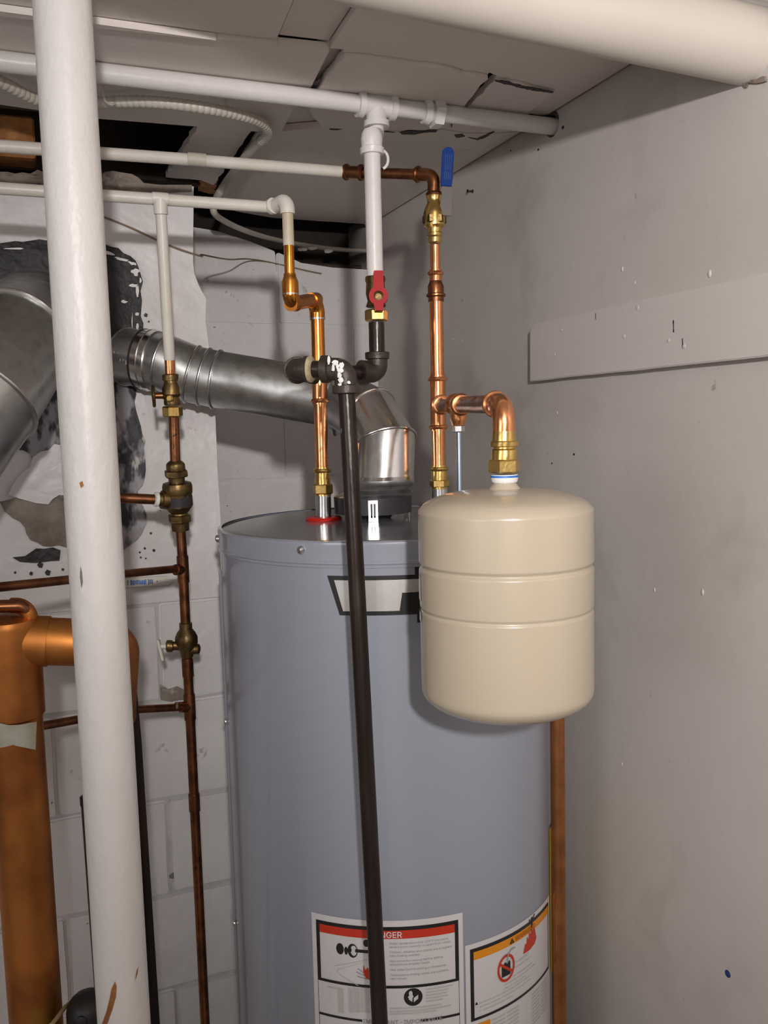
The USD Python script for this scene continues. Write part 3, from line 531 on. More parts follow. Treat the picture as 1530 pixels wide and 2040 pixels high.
part(t, 'drawband', lathe(bc-bdr*.014, bdr, [(0, R4), (0, R4+.003), (.010, R4+.0035), (.0115, R4+.005), (.013, R4+.0035), (.024, R4+.003), (.024, R4)], 48, close=False), steelb)
part(t, 'dark_gap', lathe(bc+bdr*.0105, bdr, [(0, R4), (0, R4+.0038), (.003, R4+.0038), (.003, R4)], 48, close=False), black, label='dark slot beside the band')
cl_ = P(257, 716, 1.583); 
for dx, dy in ((0, 0), (-16, 2), (-28, -14)): c = P(257+dx, 716+dy, 1.578); part(t, 'screw', lathe(c+FWD*.004, -FWD, [(0, .003), (.006, .003), (.008, .0015)], 12), zinc)
part(t, 'seam_clip', bx(P(256, 722, 1.580), RT, DN, FWD, (.012, .010, .004), .001), zinc)
zl = lathe(vp[0], Z_, [(0, R4), (.012, R4+.001), (.012, R4)], 48, close=False); part(t, 'crimp', zl, steelb)
# --- large duct elbow
t = thing('duct_elbow', 'large galvanised duct elbow at the left edge below the tar patch', 'duct', P(20, 690, 1.42))
R7 = .089; dpth = [on(70, 640, 1, CY-.012), P(22, 690, 1.40), P(-48, 790, 1.29), P(-170, 960, 1.26), P(-520, 1700, 1.20)]
rg = mitre(dpth, R7, 56)
for i, nm in enumerate(['outlet', 'elbow_gore', 'elbow_gore', 'pipe']): part(t, nm, skin(rg[i], rg[i+1]), steel)
for i in (1, 2, 3): c = rg[i].mean(0); part(t, 'rib', loop(c+(rg[i]-c)*1.012, .0036), steelb if i == 1 else steel)
# --- expansion tank
TC = P(1007, 1122, 1.05); tz = lambda y: P(1007, y, 1.05)[2]
t = thing('expansion_tank', 'cream enamelled expansion tank hanging in front of the heater', 'expansion tank', (TC[0], TC[1], tz(1375)-.026)); tank = t
TR = .1015; za, zg1, zg2, zb = tz(1012), tz(1122), tz(1209), tz(1372)
prof = []
dome = .0235
for q in np.linspace(0, 1, 14): r_ = TR*(q**.9); prof.append((za+dome*(1-(q)**2.3)**.62 - .0, max(r_, .0005)))
def groove(z, w=.0052, dpt=.0032): return [(z+w, TR), (z+w*.55, TR-dpt*.35), (z+w*.2, TR-dpt), (z-w*.2, TR-dpt), (z-w*.55, TR-dpt*.35), (z-w, TR)]
prof += [(za-.004, TR)] + [(z, r+.0005) for z, r in groove(zg1)] + [(z, r) for z, r in groove(zg2, .004, .0018)] + [(zb+.004, TR), (zb, TR-.0003)]
hb = .030
for q in np.linspace(0, 1, 16)[1:]: prof.append((zb-hb*math.sin(q*math.pi/2)**1.0*(1-.0), TR*max(math.cos(q*math.pi/2)**.62, .004)))
part(t, 'shell', lathe((TC[0], TC[1], 0), -Z_, [(-z, r) for z, r in prof], 112, close=False), tankm, smooth=50)
part(t, 'neck', lathe((TC[0], TC[1], 0), Z_, [(za+dome-.004, .021), (za+dome+.001, .0175), (tz(962), .0135), (tz(955), .0140), (tz(950), .0150), (tz(944), .0150)], 40), tankm)
part(t, 'thread_tape', lathe((TC[0], TC[1], 0), Z_, [(tz(960), .0141), (tz(957), .0153), (tz(950), .0160), (tz(944), .0156)], 40, close=False), tape, label='white thread tape')
part(t, 'blue_mark', lathe((TC[0], TC[1], 0), Z_, [(tz(950), .0157), (tz(949.5), .0163), (tz(946), .0162), (tz(945.5), .0155)], 40, close=False), bluetape, label='blue ink mark on the tape')
part(t, 'air_valve_cap', lathe((TC[0], TC[1], zb-hb+.001), -Z_, [(0, .008), (.003, .0075), (.005, .004), (.010, .0035), (.011, .001)], 20), ply)
sa = math.atan2(*(unit(A([RT[0], RT[1]]))[::-1])) + math.pi
v0 = [A([TC[0]+(TR+.0008)*math.cos(a), TC[1]+(TR+.0008)*math.sin(a)]) for a in np.linspace(sa-.25, sa+.16, 10)]
def stick(z0, z1): 
    V = A([[*p, z] for z in (z0, z1) for p in v0]); n = len(v0); return V, A([[i, i+1, n+i+1] for i in range(n-1)] + [[i, n+i+1, n+i] for i in range(n-1)])
part(t, 'sticker', stick(tz(1190), tz(1140)), whitepr, label='white sticker wrapped on the left side'); part(t, 'sticker', stick(tz(1232), tz(1212)), whitepr)
# --- big drain pipe overhead
t = thing('drain_pipe', 'thick cream painted pipe overhead at the top right, entering the wall', 'pipe', dp)
da, db = on(1492, 92, 0, WX), P(700, -78, 1.02)
dd = unit(da-db); part(t, 'pipe', tube([db-dd*.9, db, da+dd*.08], .0455, n=56), drainp)
br = [on(x, y, 0, WX) for x, y in ((1462, 150), (1480, 156), (1500, 160), (1528, 152), (1530, 162), (1512, 166), (1494, 166), (1490, 175), (1483, 168), (1470, 160))]
part(t, 'plaster_break', prism(ragged([(p[1], p[2]) for p in br], .001, .005, 62), (WX-.004, 0, 0), Y_, Z_, X_, .003), stonem, label='brown break in the plaster')
# --- board on the right wall
t = thing('wall_board', 'flat painted board fixed across the right wall', 'board', (WX, .5, 1.675))
zA, zB = 1.7265, 1.6235; y1 = 1.437
bp = ragged([(FY+2.0, zB), (y1, zB), (y1-.002, zA-.012), (y1-.016, zA-.001), (FY+2.0, zA)], .0007, .05, 71)
part(t, 'plank', cat_(prism(bp.buffer(-.0015), (WX-.019, 0, 0), Y_, Z_, X_, .019), prism(bp, (WX-.0178, 0, 0), Y_, Z_, X_, .0178)), boardp, smooth=False)
for x, y, s in ((1342, 650, 1), (1360, 684, .8), (1187, 630, .6)):
    c = on(x, y, 0, WX-.019); part(t, 'gouge', prism(ragged([(c[1]-.001*s, c[2]-.009*s), (c[1]+.001*s, c[2]-.008*s), (c[1]+.0016*s, c[2]+.008*s), (c[1]-.0004*s, c[2]+.009*s)], .0006, .003, int(x)), (WX-.0194, 0, 0), Y_, Z_, X_, .0006), black, smooth=False)
for x, y, s in ((1243, 670, .003), (1270, 613, .003), (1119, 657, .002), (1105, 706, .0016), (1332, 678, .0025), (1363, 690, .003)):
    c = on(x, y, 0, WX-.0192); part(t, 'screw_head', lathe(c, -X_, [(0, s*1.2), (.0006, s*1.1), (.001, s*.5)], 14), boardp)
# ================================================================ pipes
# overhead gas pipe
gy = gp[1]; gR = .0140
g0 = on(-60, 115, 1, gy); g1 = A([WX+.05, gy, gp[2]]); gx = unit(g1-g0)
t = thing('gas_pipe', 'white painted iron pipe along the ceiling into the right wall with tee', 'pipe', gp)
tee = on(749, 204, 1, gy); cpl = on(858, 224, 1, gy); tee = g0+gx*((tee-g0)@gx); cpl = g0+gx*((cpl-g0)@gx)
part(t, 'pipe', tube([g0-gx*1.2, g0, tee-gx*.02], gR), whiteg); part(t, 'pipe', tube([tee+gx*.02, g1], gR), whiteg)
def teep(c, d, L, r, rr): return lathe(c-d*L, d, [(0, r), (0, rr), (.009, rr+.0008), (.010, r+.003), (2*L-.010, r+.003), (2*L-.009, rr+.0008), (2*L, rr), (2*L, r)], 36)
part(t, 'tee', cat_(teep(tee, gx, .032, gR, gR+.0065), lathe(tee, -Z_, [(0, .0165), (.024, .0165), (.025, .0205), (.034, .0205), (.034, .014)], 32)), whiteg)
part(t, 'union', cat_(lathe(cpl-gx*.014, gx, [(0, gR), (0, .019), (.010, .021), (.011, .017), (.016, .017)], 32), hexn(cpl+gx*.002, gx, .018, .0255)), whiteg)
tb = tee - Z_*.034
# gas drop: reducing elbow, white pipe
dpt = P(741, 300, 1.34); dpb = P(737, 553, 1.36); dpb = A([dpt[0], dpt[1], dpb[2]])
t = thing('gas_drop_pipe', 'white painted vertical pipe dropping from the ceiling tee to the red valve', 'pipe', dpb); rD = .0125
part(t, 'nipple', tube([tb+Z_*.006, tb-Z_*.012, dpt+Z_*.022], .0118, R=.01), whiteg)
part(t, 'reducer', lathe(dpt-Z_*.006, Z_, [(0, rD), (0, .0175), (.009, .0182), (.0105, .0155), (.022, .0165), (.030, .0150), (.036, .012)], 32), whiteg)
part(t, 'pipe', tube([dpt, dpb], rD), whiteg)
ph = P(760, 318, 1.345); an = np.linspace(-1.2, 2.9, 12); part(t, 'wire_hook', tube([ph + RT*.010*np.sin(a) - DN*.014*np.cos(a) for a in an], .0022, n=8), whiteg)
part(t, 'paint_chip', lathe(P(753, 510, 1.3485), -FWD, [(0, .0025), (.0008, .0022)], 10), black)
# red valve
t = thing('gas_valve', 'brass valve with a red lever under the white gas pipe', 'valve', dpb - Z_*.05)
vz = lambda y: P(738, y, 1.36)[2]
vx = A([dpt[0], dpt[1], 0])
part(t, 'body', lathe(vx, Z_, [(vz(612), .0135), (vz(610), .0155), (vz(600), .0125), (vz(585), .0150), (vz(565), .0140), (vz(560), .0155), (vz(552), .0150), (vz(552), .0125)], 36), brassd)
part(t, 'hex_end', hexn(vx + Z_*vz(640), Z_, vz(617)-vz(640), .0175, turn=.3), brass)
hb_ = P(754, 590, 1.335)
u_, w_ = RT, -DN
lev = unary_union([Point(0, 0).buffer(.0142), Polygon([(-.0068, .008), (.0068, .008), (.0056, .036), (-.0056, .036)]).buffer(.0014), Polygon([(-.007, -.008), (.007, -.008), (.006, -.021), (-.004, -.021)]).buffer(.001)]).difference(Point(0, 0).buffer(.0072))
part(t, 'lever', prism(lev, hb_-FWD*.004, u_, w_, FWD, .007), redl, label='red lever')
part(t, 'stem_nut', cat_(lathe(hb_+FWD*.004, -FWD, [(0, .0072), (.0065, .0070), (.007, .0055), (.004, .005)], 24, close=False), lathe(hb_+FWD*.022, -FWD, [(0, .0065), (.020, .0055)], 16)), brassd)
# black iron gas pipe: nipple, four elbows, drop in front of the heater
eA = vx + Z_*P(737, 742, 1.36)[2]
bB = P(592, 742, 1.30); bF = P(591, 736, 1.135); eT = P(688, 735, 1.118)
t = thing('black_gas_pipe', 'black iron gas pipe with elbows dropping in front of the heater', 'pipe', (eT[0], eT[1], 0)); rI = .0107
part(t, 'nipple', tube([vx+Z_*vz(642), eA+Z_*.018], .0122), iron)
def elbow(a, c, b, r, rc, L=.010, R=.013, ex=.008):
    """a threaded elbow turning at c from towards a to towards b"""
    a_, b_ = unit(A(a)-c), unit(A(b)-c); Lg = R+ex
    return cat_(tube([c+a_*Lg, c, c+b_*Lg], r*1.32, R=R), lathe(c+a_*(Lg-.001), a_, [(0, r*1.32), (.001, rc), (L, rc+.0004), (L+.001, rc-.001), (L+.001, r)], 30), lathe(c+b_*(Lg-.001), b_, [(0, r*1.32), (.001, rc), (L, rc+.0004), (L+.001, rc-.001), (L+.001, r)], 30))
part(t, 'elbow', elbow(eA+Z_, eA, bB, .0118, .0185), ironf); part(t, 'elbow', elbow(eA, bB, bF, rI, .0165), ironf); part(t, 'elbow', elbow(bB, bF, eT, rI, .0165, L=.006, R=.010, ex=.002), ironf)
eb = A([eT[0], eT[1], 0]); bot = col(0, 0)*0
part(t, 'elbow', elbow(bF, eT, eT-Z_, rI, .0170), ironf)
part(t, 'nipple', tube([eA, bB], rI), iron); part(t, 'nipple', tube([bB, bF], rI), iron); part(t, 'nipple', tube([bF, eT], rI), iron)
dn_end = P(757, 2040, 1.178); ddir = unit(dn_end-(eT)); part(t, 'drop_pipe', tube([eT-Z_*.012, eT+ddir*.10, eT + ddir*((eT[2]-.02)/-ddir[2])], rI, n=32), iron)
for (c, s) in ((bF+unit(eT-bF)*.0165, 1), (eA+unit(bB-eA)*.0, 0)):
    if s: part(t, 'dope_ring', lathe(c, unit(eT-bF), [(0, .0168), (.003, .0170), (.005, .0150), (.006, rI)], 30, close=False), dope, label='tan sealant ring')
def blob(c, s, n=3, seed=0):
    m = trimesh.creation.icosphere(2); v = A(m.vertices)*(1+1.3*(meshkit.fbm(A(m.vertices)*1.8+seed, 3, seed)[:, None]-.5)); return v[:, :1]*RT*s[0]+v[:, 1:2]*DN*s[1]+v[:, 2:]*FWD*s[2]+c, A(m.faces)
rr_ = 1.118-.0145
for k, (x, y, sx, sy, dpt_) in enumerate([(664, 733, 3, 7, 1.1035), (632, 735, 7, 4, 1.121), (680, 728, 5, 6, 1.1015), (668, 722, 6, 5, 1.103), (655, 718, 3, 8, 1.106), (678, 738, 6, 5, 1.1005), (676, 747, 4, 6, 1.1015), (679, 757, 5, 6, 1.1025), (677, 766, 4, 3, 1.1035), (695, 762, 3, 3, 1.1015), (672, 730, 3, 6, 1.101)]):
    part(t, 'paint_drip', blob(P(x, y, dpt_), (sx*.00062, sy*.00062, .0014), seed=k), chalk)
# --- cold water
CX, CYY = on(877, 1036, 2, HZ)[:2]; cz = lambda y: P(877, y, 1.46)[2]
Vc = lambda z: A([CX, CYY, z])
rc1, rc2 = .0085, .0113
# white pipe with copper end
ctop_ = Vc(P(872, 356, 1.455)[2]); cj = P(690, 343, 1.50); cl0 = P(-60, 287, 1.28); cdir = unit(cj-cl0)
t = thing('cold_water_pipe', 'white painted water pipe below the ceiling that ends in bare copper', 'pipe', cj)
part(t, 'pipe', tube([cl0-cdir*1.0, cl0, P(352, 316, 1.40), cj], .0092), whitep)
sl = P(392, 318, 1.405); sd = unit(P(440, 323, 1.42)-P(352, 316, 1.40)); part(t, 'sleeve', lathe(sl-sd*.014, sd, [(0, .0093), (0, .0101), (.028, .0101), (.028, .0093)], 28), mat('sleeve_paint', (.46, .43, .36), rough=.5), label='greyish band on the pipe')
cd2 = unit(ctop_-cj); part(t, 'coupling', press(cj-cd2*.006, cd2, rc1, .040), copperd)
part(t, 'copper_pipe', tube([cj, ctop_-cd2*.012], rc1), copperd, label='bare copper end')
part(t, 'elbow', cat_(tube([ctop_-cd2*.026, ctop_, ctop_-Z_*.026], rc1*1.2, R=.014), press(ctop_-cd2*.034, cd2, rc1, .018, (0,)), press(ctop_-Z_*.036, Z_, rc1, .016, (0,))), copperd)
# blue valve
t = thing('shutoff_valve', 'brass ball valve with a blue lever on the cold water riser', 'valve', Vc(cz(440)))
part(t, 'body', lathe(Vc(0), Z_, [(cz(490), .0085), (cz(487), .0108), (cz(478), .0108), (cz(475), .0128), (cz(470), .0128), (cz(468), .0115), (cz(460), .0118), (cz(455), .0168), (cz(432), .0178), (cz(420), .0150), (cz(412), .0115), (cz(405), .0110), (cz(398), .0128), (cz(392), .0108), (cz(388), .0085)], 36), brass)
part(t, 'body_flat', hexn(Vc(cz(452)), Z_, .014, .0195, turn=.2), brassd)
lv0 = P(884, 425, 1.435); lv1 = P(889, 372, 1.425); lv2 = P(893, 297, 1.423)
part(t, 'stem', cat_(lathe(P(889, 425, 1.445), -FWD, [(0, .007), (.014, .007)], 16), hexn(P(889, 424, 1.432), -FWD, .006, .0075)), zinc, label='steel stem nut')
u = unit(lv2-lv1); sdw = unit(np.cross(u, FWD)); sdw = sdw if sdw@RT > 0 else -sdw
part(t, 'lever', prism(Polygon([(-.010, -.045), (.010, -.045), (.009, -.010), (.0085, .012), (-.0085, .012), (-.006, -.015)]).buffer(.0005), lv1-FWD*.001, sdw, u, FWD, .0022), zincd, label='plated steel lever', smooth=False)
grip = Polygon([(-.0085, 0), (.0085, 0), (.0095, .012), (.0095, .052), (-.0095, .052), (-.0095, .012)]).union(Point(0, .052).buffer(.0095))
gr = part(t, 'grip', cat_(prism(grip.buffer(-.0012), lv1-FWD*.004, sdw, u, FWD, .0085), prism(grip, lv1-FWD*.003, sdw, u, FWD, .0065)), bluel, label='blue vinyl grip')
part(gr, 'raised_marking', cat_(*[prism(sbox(x, y, x+.0009, y+.012), lv1-FWD*.0046, sdw, u, FWD, .0008) for x in (-.004, -.001, .002, .005) for y in (.010, .025, .038)]), mat('dark_blue', (.02, .05, .16), rough=.5))
# riser to the heater
t = thing('cold_water_riser', 'bare copper riser with press fittings from the blue valve to the heater', 'pipe', Vc(HZ))
part(t, 'pipe', tube([Vc(cz(492)), Vc(cz(556))], rc1), copper); part(t, 'coupling', press(Vc(cz(563)), Z_, rc1, cz(540)-cz(563), (1,)), copper)
part(t, 'reducer', cat_(lathe(Vc(cz(602)), Z_, [(0, rc2), (0, .0128), (cz(594)-cz(602), .0128), (cz(592)-cz(602), .0158), (cz(588)-cz(602), .0158), (cz(586)-cz(602), .0130), (cz(572)-cz(602), .0132), (cz(564)-cz(602), .0102), (cz(560)-cz(602), .010)], 32)), copperd)
part(t, 'pipe', tube([Vc(cz(598)), Vc(cz(790))], rc2), copper)
tc = Vc(cz(806))
part(t, 'tee', cat_(press(Vc(cz(858)), Z_, rc2, cz(748)-cz(858))), copper)
part(t, 'pipe', tube([Vc(cz(850)), Vc(cz(935))], rc2), copper)
part(t, 'brass_adapter', cat_(press(Vc(cz(950)), Z_, rc2, cz(928)-cz(950), (1,)), hexn(Vc(cz(972)), Z_, cz(957)-cz(972), .0165), lathe(Vc(cz(976)), Z_, [(0, .0135), (.030, .0135)], 28)), brass, label='brass threaded adapter')
part(t, 'nipple', lathe(Vc(HZ), Z_, [(0, .0132), (cz(976)-HZ, .0132)], 28), zinc, label='plated steel nipple')
# branch to the expansion tank
TE = A([TC[0], TC[1], P(1000, 806, 1.05)[2]]); bt = unit(TE-tc)
t = thing('expansion_branch', 'copper branch with tee and elbow leading from the riser to the tank', 'pipe', TE)
t2 = P(925, 806, 1.30); t2 = tc + bt*((t2-tc)@bt)
part(t, 'pipe', tube([tc+bt*.010, TE-bt*.02], rc2), copperd)
part(t, 'collar', press(tc+bt*.014, bt, rc2, .022, (1,)), copper)
tl = .026; dnr = -Z_
part(t, 'tee', cat_(lathe(t2-bt*tl, bt, [(0, rc2), (0, .0135), (.003, .0162), (.007, .0162), (.010, .0132), (2*tl-.010, .0132), (2*tl-.007, .0162), (2*tl-.003, .0162), (2*tl, .0135), (2*tl, rc2)], 32), lathe(t2, dnr, [(0, .0125), (.020, .0125), (.026, .010), (.030, .009)], 28)), copper)
part(t, 'elbow', cat_(tube([TE-bt*.034, TE, TE-Z_*.036], .0132, R=.022, n=28, k=10), press(TE-bt*.046, bt, rc2, .020, (0,)), ), copper)
tzz = lambda y: P(1002, y, 1.05)[2]
TV = lambda z: A([TC[0], TC[1], z])
part(t, 'brass_adapter', cat_(lathe(TV(tzz(915)), Z_, [(0, .0150), (tzz(905)-tzz(915), .0150), (tzz(896)-tzz(915), .0148), (tzz(893)-tzz(915), .0132), (tzz(890)-tzz(915), .0132), (tzz(888)-tzz(915), .0165), (tzz(880)-tzz(915), .0168), (tzz(878)-tzz(915), .0140), (tzz(862)-tzz(915), .0135), (tzz(855)-tzz(915), .0128)], 36), hexn(TV(tzz(941)), Z_, tzz(914)-tzz(941), .0188, turn=.25)), brass, label='polished brass adapter on the tank neck')
# rod under the tee
t = thing('support_rod', 'thin steel rod with a hexagon nut hanging from the branch tee', 'rod', t2-Z_*.2)
rn = t2 - Z_*.030
part(t, 'nut', hexn(rn-Z_*.010, Z_, .010, .0088), zinc); part(t, 'rod', tube([rn-Z_*.004, A([rn[0], rn[1], HZ+.001])], .0041, n=14), zincb)
# --- hot water
HXx, HYy = on(645, 1036, 2, HZ)[:2]
hz = lambda y: P(640, y, 1.50)[2]
jt = P(578, 400, 1.42); Vh = lambda z: A([HXx, HYy, z])
h0 = P(-60, 371, 1.27); h1 = P(545, 413, 1.41); hd = unit(h1-h0)
t = thing('hot_water_pipe', 'thin white painted pipe below the ceiling that turns down into copper', 'pipe', h1); rh = .0088
part(t, 'pipe', tube([h0-hd*1.0, h0, h1], rh), whitep)
hE = P(572, 397, 1.38); part(t, 'elbow', cat_(tube([h1-hd*.004, h1+unit(hE-h1)*.006, hE, hE-Z_*.022], .0115, R=.014), lathe(h1-hd*.004, unit(hE-h1), [(0, rh), (.001, .0125), (.008, .0125), (.009, .0105)], 24)), whitep)
hD = hE - Z_*(hE[2]-P(570, 492, 1.395)[2]); part(t, 'drop', tube([hE-Z_*.016, hD], .0087), mat('pipe_paint_yellowed', (.58, .53, .44), (.50, .42, .30), 9, rough=.45, bump=.4))
t = thing('hot_water_riser', 'amber copper pipe stepping down from the white elbow to the heater', 'pipe', Vh(HZ))
hv = lambda y: A([hE[0], hE[1], P(570, y, 1.395)[2]])
part(t, 'pipe', tube([hv(488), hv(560)], .0080), copperh)
part(t, 'reducer', lathe(hv(590), Z_, [(0, .0113), (0, .0130), (hv(562)[2]-hv(590)[2], .0130), (hv(552)[2]-hv(590)[2], .0098), (hv(546)[2]-hv(590)[2], .0094)], 30), copperh)
k1 = hv(606); k2 = Vh(P(628, 588, 1.45)[2])
part(t, 'elbow', tube([k1+Z_*.030, k1, k1+unit(k2-k1)*.020], .0128, R=.017, n=28, k=10), copperh)
part(t, 'elbow', cat_(tube([k2-unit(k2-k1)*.028, k2, k2-Z_*.034], .0128, R=.020, n=28, k=10)), copperh)
part(t, 'offset_pipe', tube([k1, k2], .0113), copperh)
part(t, 'solder_ring', lathe(k2-Z_*.034, Z_, [(0, .0114), (.0003, .0131), (.003, .0131)], 28), zinc); part(t, 'solder_ring', lathe(hv(588), Z_, [(0, .0131), (.002, .0131)], 28), zinc)
part(t, 'pipe', tube([k2-Z_*.02, Vh(hz(790))], .0113), copperh)
part(t, 'coupling', cat_(press(Vh(hz(805)), Z_, .0113, hz(760)-hz(805), (0,))), copper)
part(t, 'pipe', tube([Vh(hz(798)), Vh(hz(938))], .0113), copper)
part(t, 'brass_adapter', cat_(press(Vh(hz(962)), Z_, .0113, hz(932)-hz(962), (1,)), hexn(Vh(hz(987)), Z_, hz(966)-hz(987), .0175), lathe(Vh(hz(990)), Z_, [(0, .0140), (.028, .0140)], 28)), brass, label='brass threaded adapter')
part(t, 'nipple', lathe(Vh(HZ), Z_, [(0, .0134), (hz(989)-HZ, .0134)], 28), zinc, label='plated steel nipple')
part(t, 'red_ring', lathe(Vh(HZ+.0003), Z_, [(0, .0155), (0, .0305), (.003, .0310), (.0055, .029), (.006, .0145)], 40, close=False), redp, label='red plastic ring on the lid')
# --- boiler feed at the left: white branch, valve, backflow preventer, riser
b0 = P(319, 396, 1.345); fz0 = P(345, 800, 1.43)
rX, rY = P(363, 1093, 1.46)[:2]
line = [P(319, 396, 1.35), P(338, 717, 1.41)]
t = thing('feed_drop_pipe', 'thin white painted branch dropping from the white pipe to the brass valve', 'pipe', line[1])
part(t, 'tee', cat_(lathe(line[0]-hd*.022, hd, [(.010, rh), (.012, .0094), (.032, .0094), (.034, rh)], 26), lathe(line[0], unit(line[1]-line[0]), [(0, .0105), (.022, .0105), (.023, .009)], 24)), whitep)
part(t, 'pipe', tube(line, .0086), whitep)
q1, q2 = P(338, 717, 1.41), P(350, 930, 1.44); qd = unit(q2-q1)
qa = lambda y: q1 + (q2-q1)*((y-717)/213)
part(t, 'copper_stub', tube([q1-qd*.004, qa(750)], .0079), copper, label='bare copper end'); FD = -qd
t = thing('feed_shutoff_valve', 'small brass valve with handle at the left in front of the vent pipe', 'valve', qa(790))
L_ = np.linalg.norm(q2-q1)/213
part(t, 'body', lathe(qa(806), FD, [(0, .0120), (6*L_, .0128), (16*L_, .0118), (22*L_, .0150), (34*L_, .0140), (44*L_, .0105), (48*L_, .0105), (49*L_, .0130), (60*L_, .0130), (62*L_, .009)], 30), brassd)
part(t, 'packing_nut', hexn(qa(829), FD, 21*L_, .0160, turn=.5), brass, label='bright brass hexagon nut')
st = qa(786); hd_ = unit(-RT*.9-FWD*.25+DN*.08)
part(t, 'stem', lathe(st, hd_, [(0, .008), (.012, .0075), (.014, .0055), (.030, .0045)], 18), copperd)
hw = st+hd_*.028; uu, ww = perp(hd_)
part(t, 'handle', cat_(loop([hw+(uu*math.cos(a)+ww*math.sin(a))*.014*(1+.12*math.cos(4*a)) for a in np.linspace(0, 2*np.pi, 25)[:-1]], .0026), bx(hw, uu, ww, hd_, (.026, .004, .003), .001), bx(hw, ww, uu, hd_, (.026, .004, .003), .001)), brassd)
part(t, 'waste_cap', lathe(qa(795)-FWD*.010, -FWD, [(0, .006), (.006, .006), (.008, .004)], 16), brass)
t = thing('backflow_preventer', 'dark brass backflow preventer with union nuts on the left copper riser', 'backflow preventer', P(355, 990, 1.455))
w1, w2 = P(349, 918, 1.44), P(360, 1058, 1.465); wd = unit(w1-w2); wl_ = np.linalg.norm(w1-w2)/140
wa = lambda y: w2 + (w1-w2)*((1058-y)/140)
def wp(rows, m=32): return lathe(w2, wd, [((1058-y)*wl_, r) for y, r in rows], m)
part(t, 'body', wp([(1022, .0125), (1018, .0165), (1013, .0190), (1008, .0225), (985, .0225), (982, .0235), (975, .0240), (968, .0240), (962, .0225), (960, .015)]), brassd)
part(t, 'name_plate', lathe(wa(1006), wd, [(0, .0226), (0, .0230), (18*wl_, .0230), (18*wl_, .0226)], 32), black)
part(t, 'union_nut', hexn(wa(950), wd, 14*wl_, .0195), brassd); part(t, 'union_nut', hexn(wa(1040), wd, 16*wl_, .0190), brassd)
part(t, 'tailpiece', wp([(960, .0130), (948, .0130), (936, .0150), (926, .0150), (922, .0135), (918, .009)]), brassd); part(t, 'tailpiece', wp([(1058, .0085), (1056, .0140), (1040, .0145), (1036, .0150), (1020, .0130)]), brassd)
vb0, vb1 = wa(997), P(230, 990, 1.40); vd = unit(vb1-vb0)
part(t, 'vent_port', lathe(vb0, vd, [(0, .016), (.020, .0155), (.028, .0150), (.029, .0115), (.034, .0110)], 26), brassd)
part(t, 'vent_ring', lathe(vb0+vd*.034, vd, [(0, .009), (0, .0118), (.005, .0118), (.006, .009)], 24), tape); part(t, 'vent_tube', tube([vb0+vd*.030, vb1-RT*.03], .0082), copperd)
r0, r1 = P(361, 1062, 1.465), P(408.5, 2040, 1.56); rd = unit(r1-r0); rend = r1 + rd*((r1[2]-.02)/-rd[2])
ra = lambda y: (lambda f: r0+(r1-r0)*f)((lambda s: s)((y-1062)/978))
rT, rB = ra(1128), ra(1392)
t = thing('boiler_feed_riser', 'aged copper riser with two side branches at the left of the heater', 'pipe', rend)
part(t, 'pipe', tube([P(349, 925, 1.44)*0+wa(1056), ra(1100)], .0080), copperd); part(t, 'upper_pipe', tube([P(346, 826, 1.427), wa(922)], .0081), copperd)
part(t, 'pipe', tube([ra(1100), ra(1262)], .0080), copperd); part(t, 'pipe', tube([ra(1285), rend], .0080), copperd)
for y in (1600, 1335): part(t, 'coupling', lathe(ra(y), -rd, [(0, .008), (0, .0094), (.030, .0094), (.030, .008)], 24), copperd)
bA = [ra(1128), P(250, 1143, 1.36), P(-60, 1176, 1.12)]; bC = [ra(1394), P(262, 1414, 1.42), P(80, 1447, 1.29), P(-60, 1470, 1.22)]
for c, b in ((ra(1130), bA), (ra(1394), bC)):
    d_ = unit(b[1]-c); part(t, 'tee', cat_(lathe(c-rd*.022, rd, [(0, .008), (0, .0096), (.044, .0096), (.044, .008)], 26), lathe(c, d_, [(0, .009), (.018, .009), (.019, .0066)], 22)), copperd)
    part(t, 'branch', tube(b, .0064), copperd)
c = P(353, 1399, 1.475); part(t, 'bleed_nub', lathe(c, DN, [(0, .004), (.010, .004)], 12), brassd)
t = thing('drain_valve', 'small dark brass drain valve on the left copper riser', 'valve', ra(1275))
part(t, 'body', lathe(ra(1300), -rd, [(0, .0082), (.004, .0105), (.012, .0110), (.018, .0150), (.026, .0185), (.036, .0185), (.044, .0150), (.050, .0105), (.060, .0105), (.061, .008)], 30), brassd)
c = ra(1275); sd2 = unit(-RT*.95-FWD*.3); part(t, 'spout', cat_(lathe(c, sd2, [(0, .008), (.022, .0075), (.024, .010), (.032, .010), (.034, .006)], 20)), brassd)
hp = c + sd2*.034; part(t, 'handle', cat_(lathe(hp, sd2, [(0, .004), (.008, .004)], 14), bx(hp+sd2*.008+DN*.006, DN+RT*.25, RT, FWD, (.036, .005, .013), .0018)), ply, label='pale lever')
c = ra(1282); part(t, 'side_plug', lathe(c, RT, [(0, .009), (.020, .0085), (.022, .005)], 18), brassd)
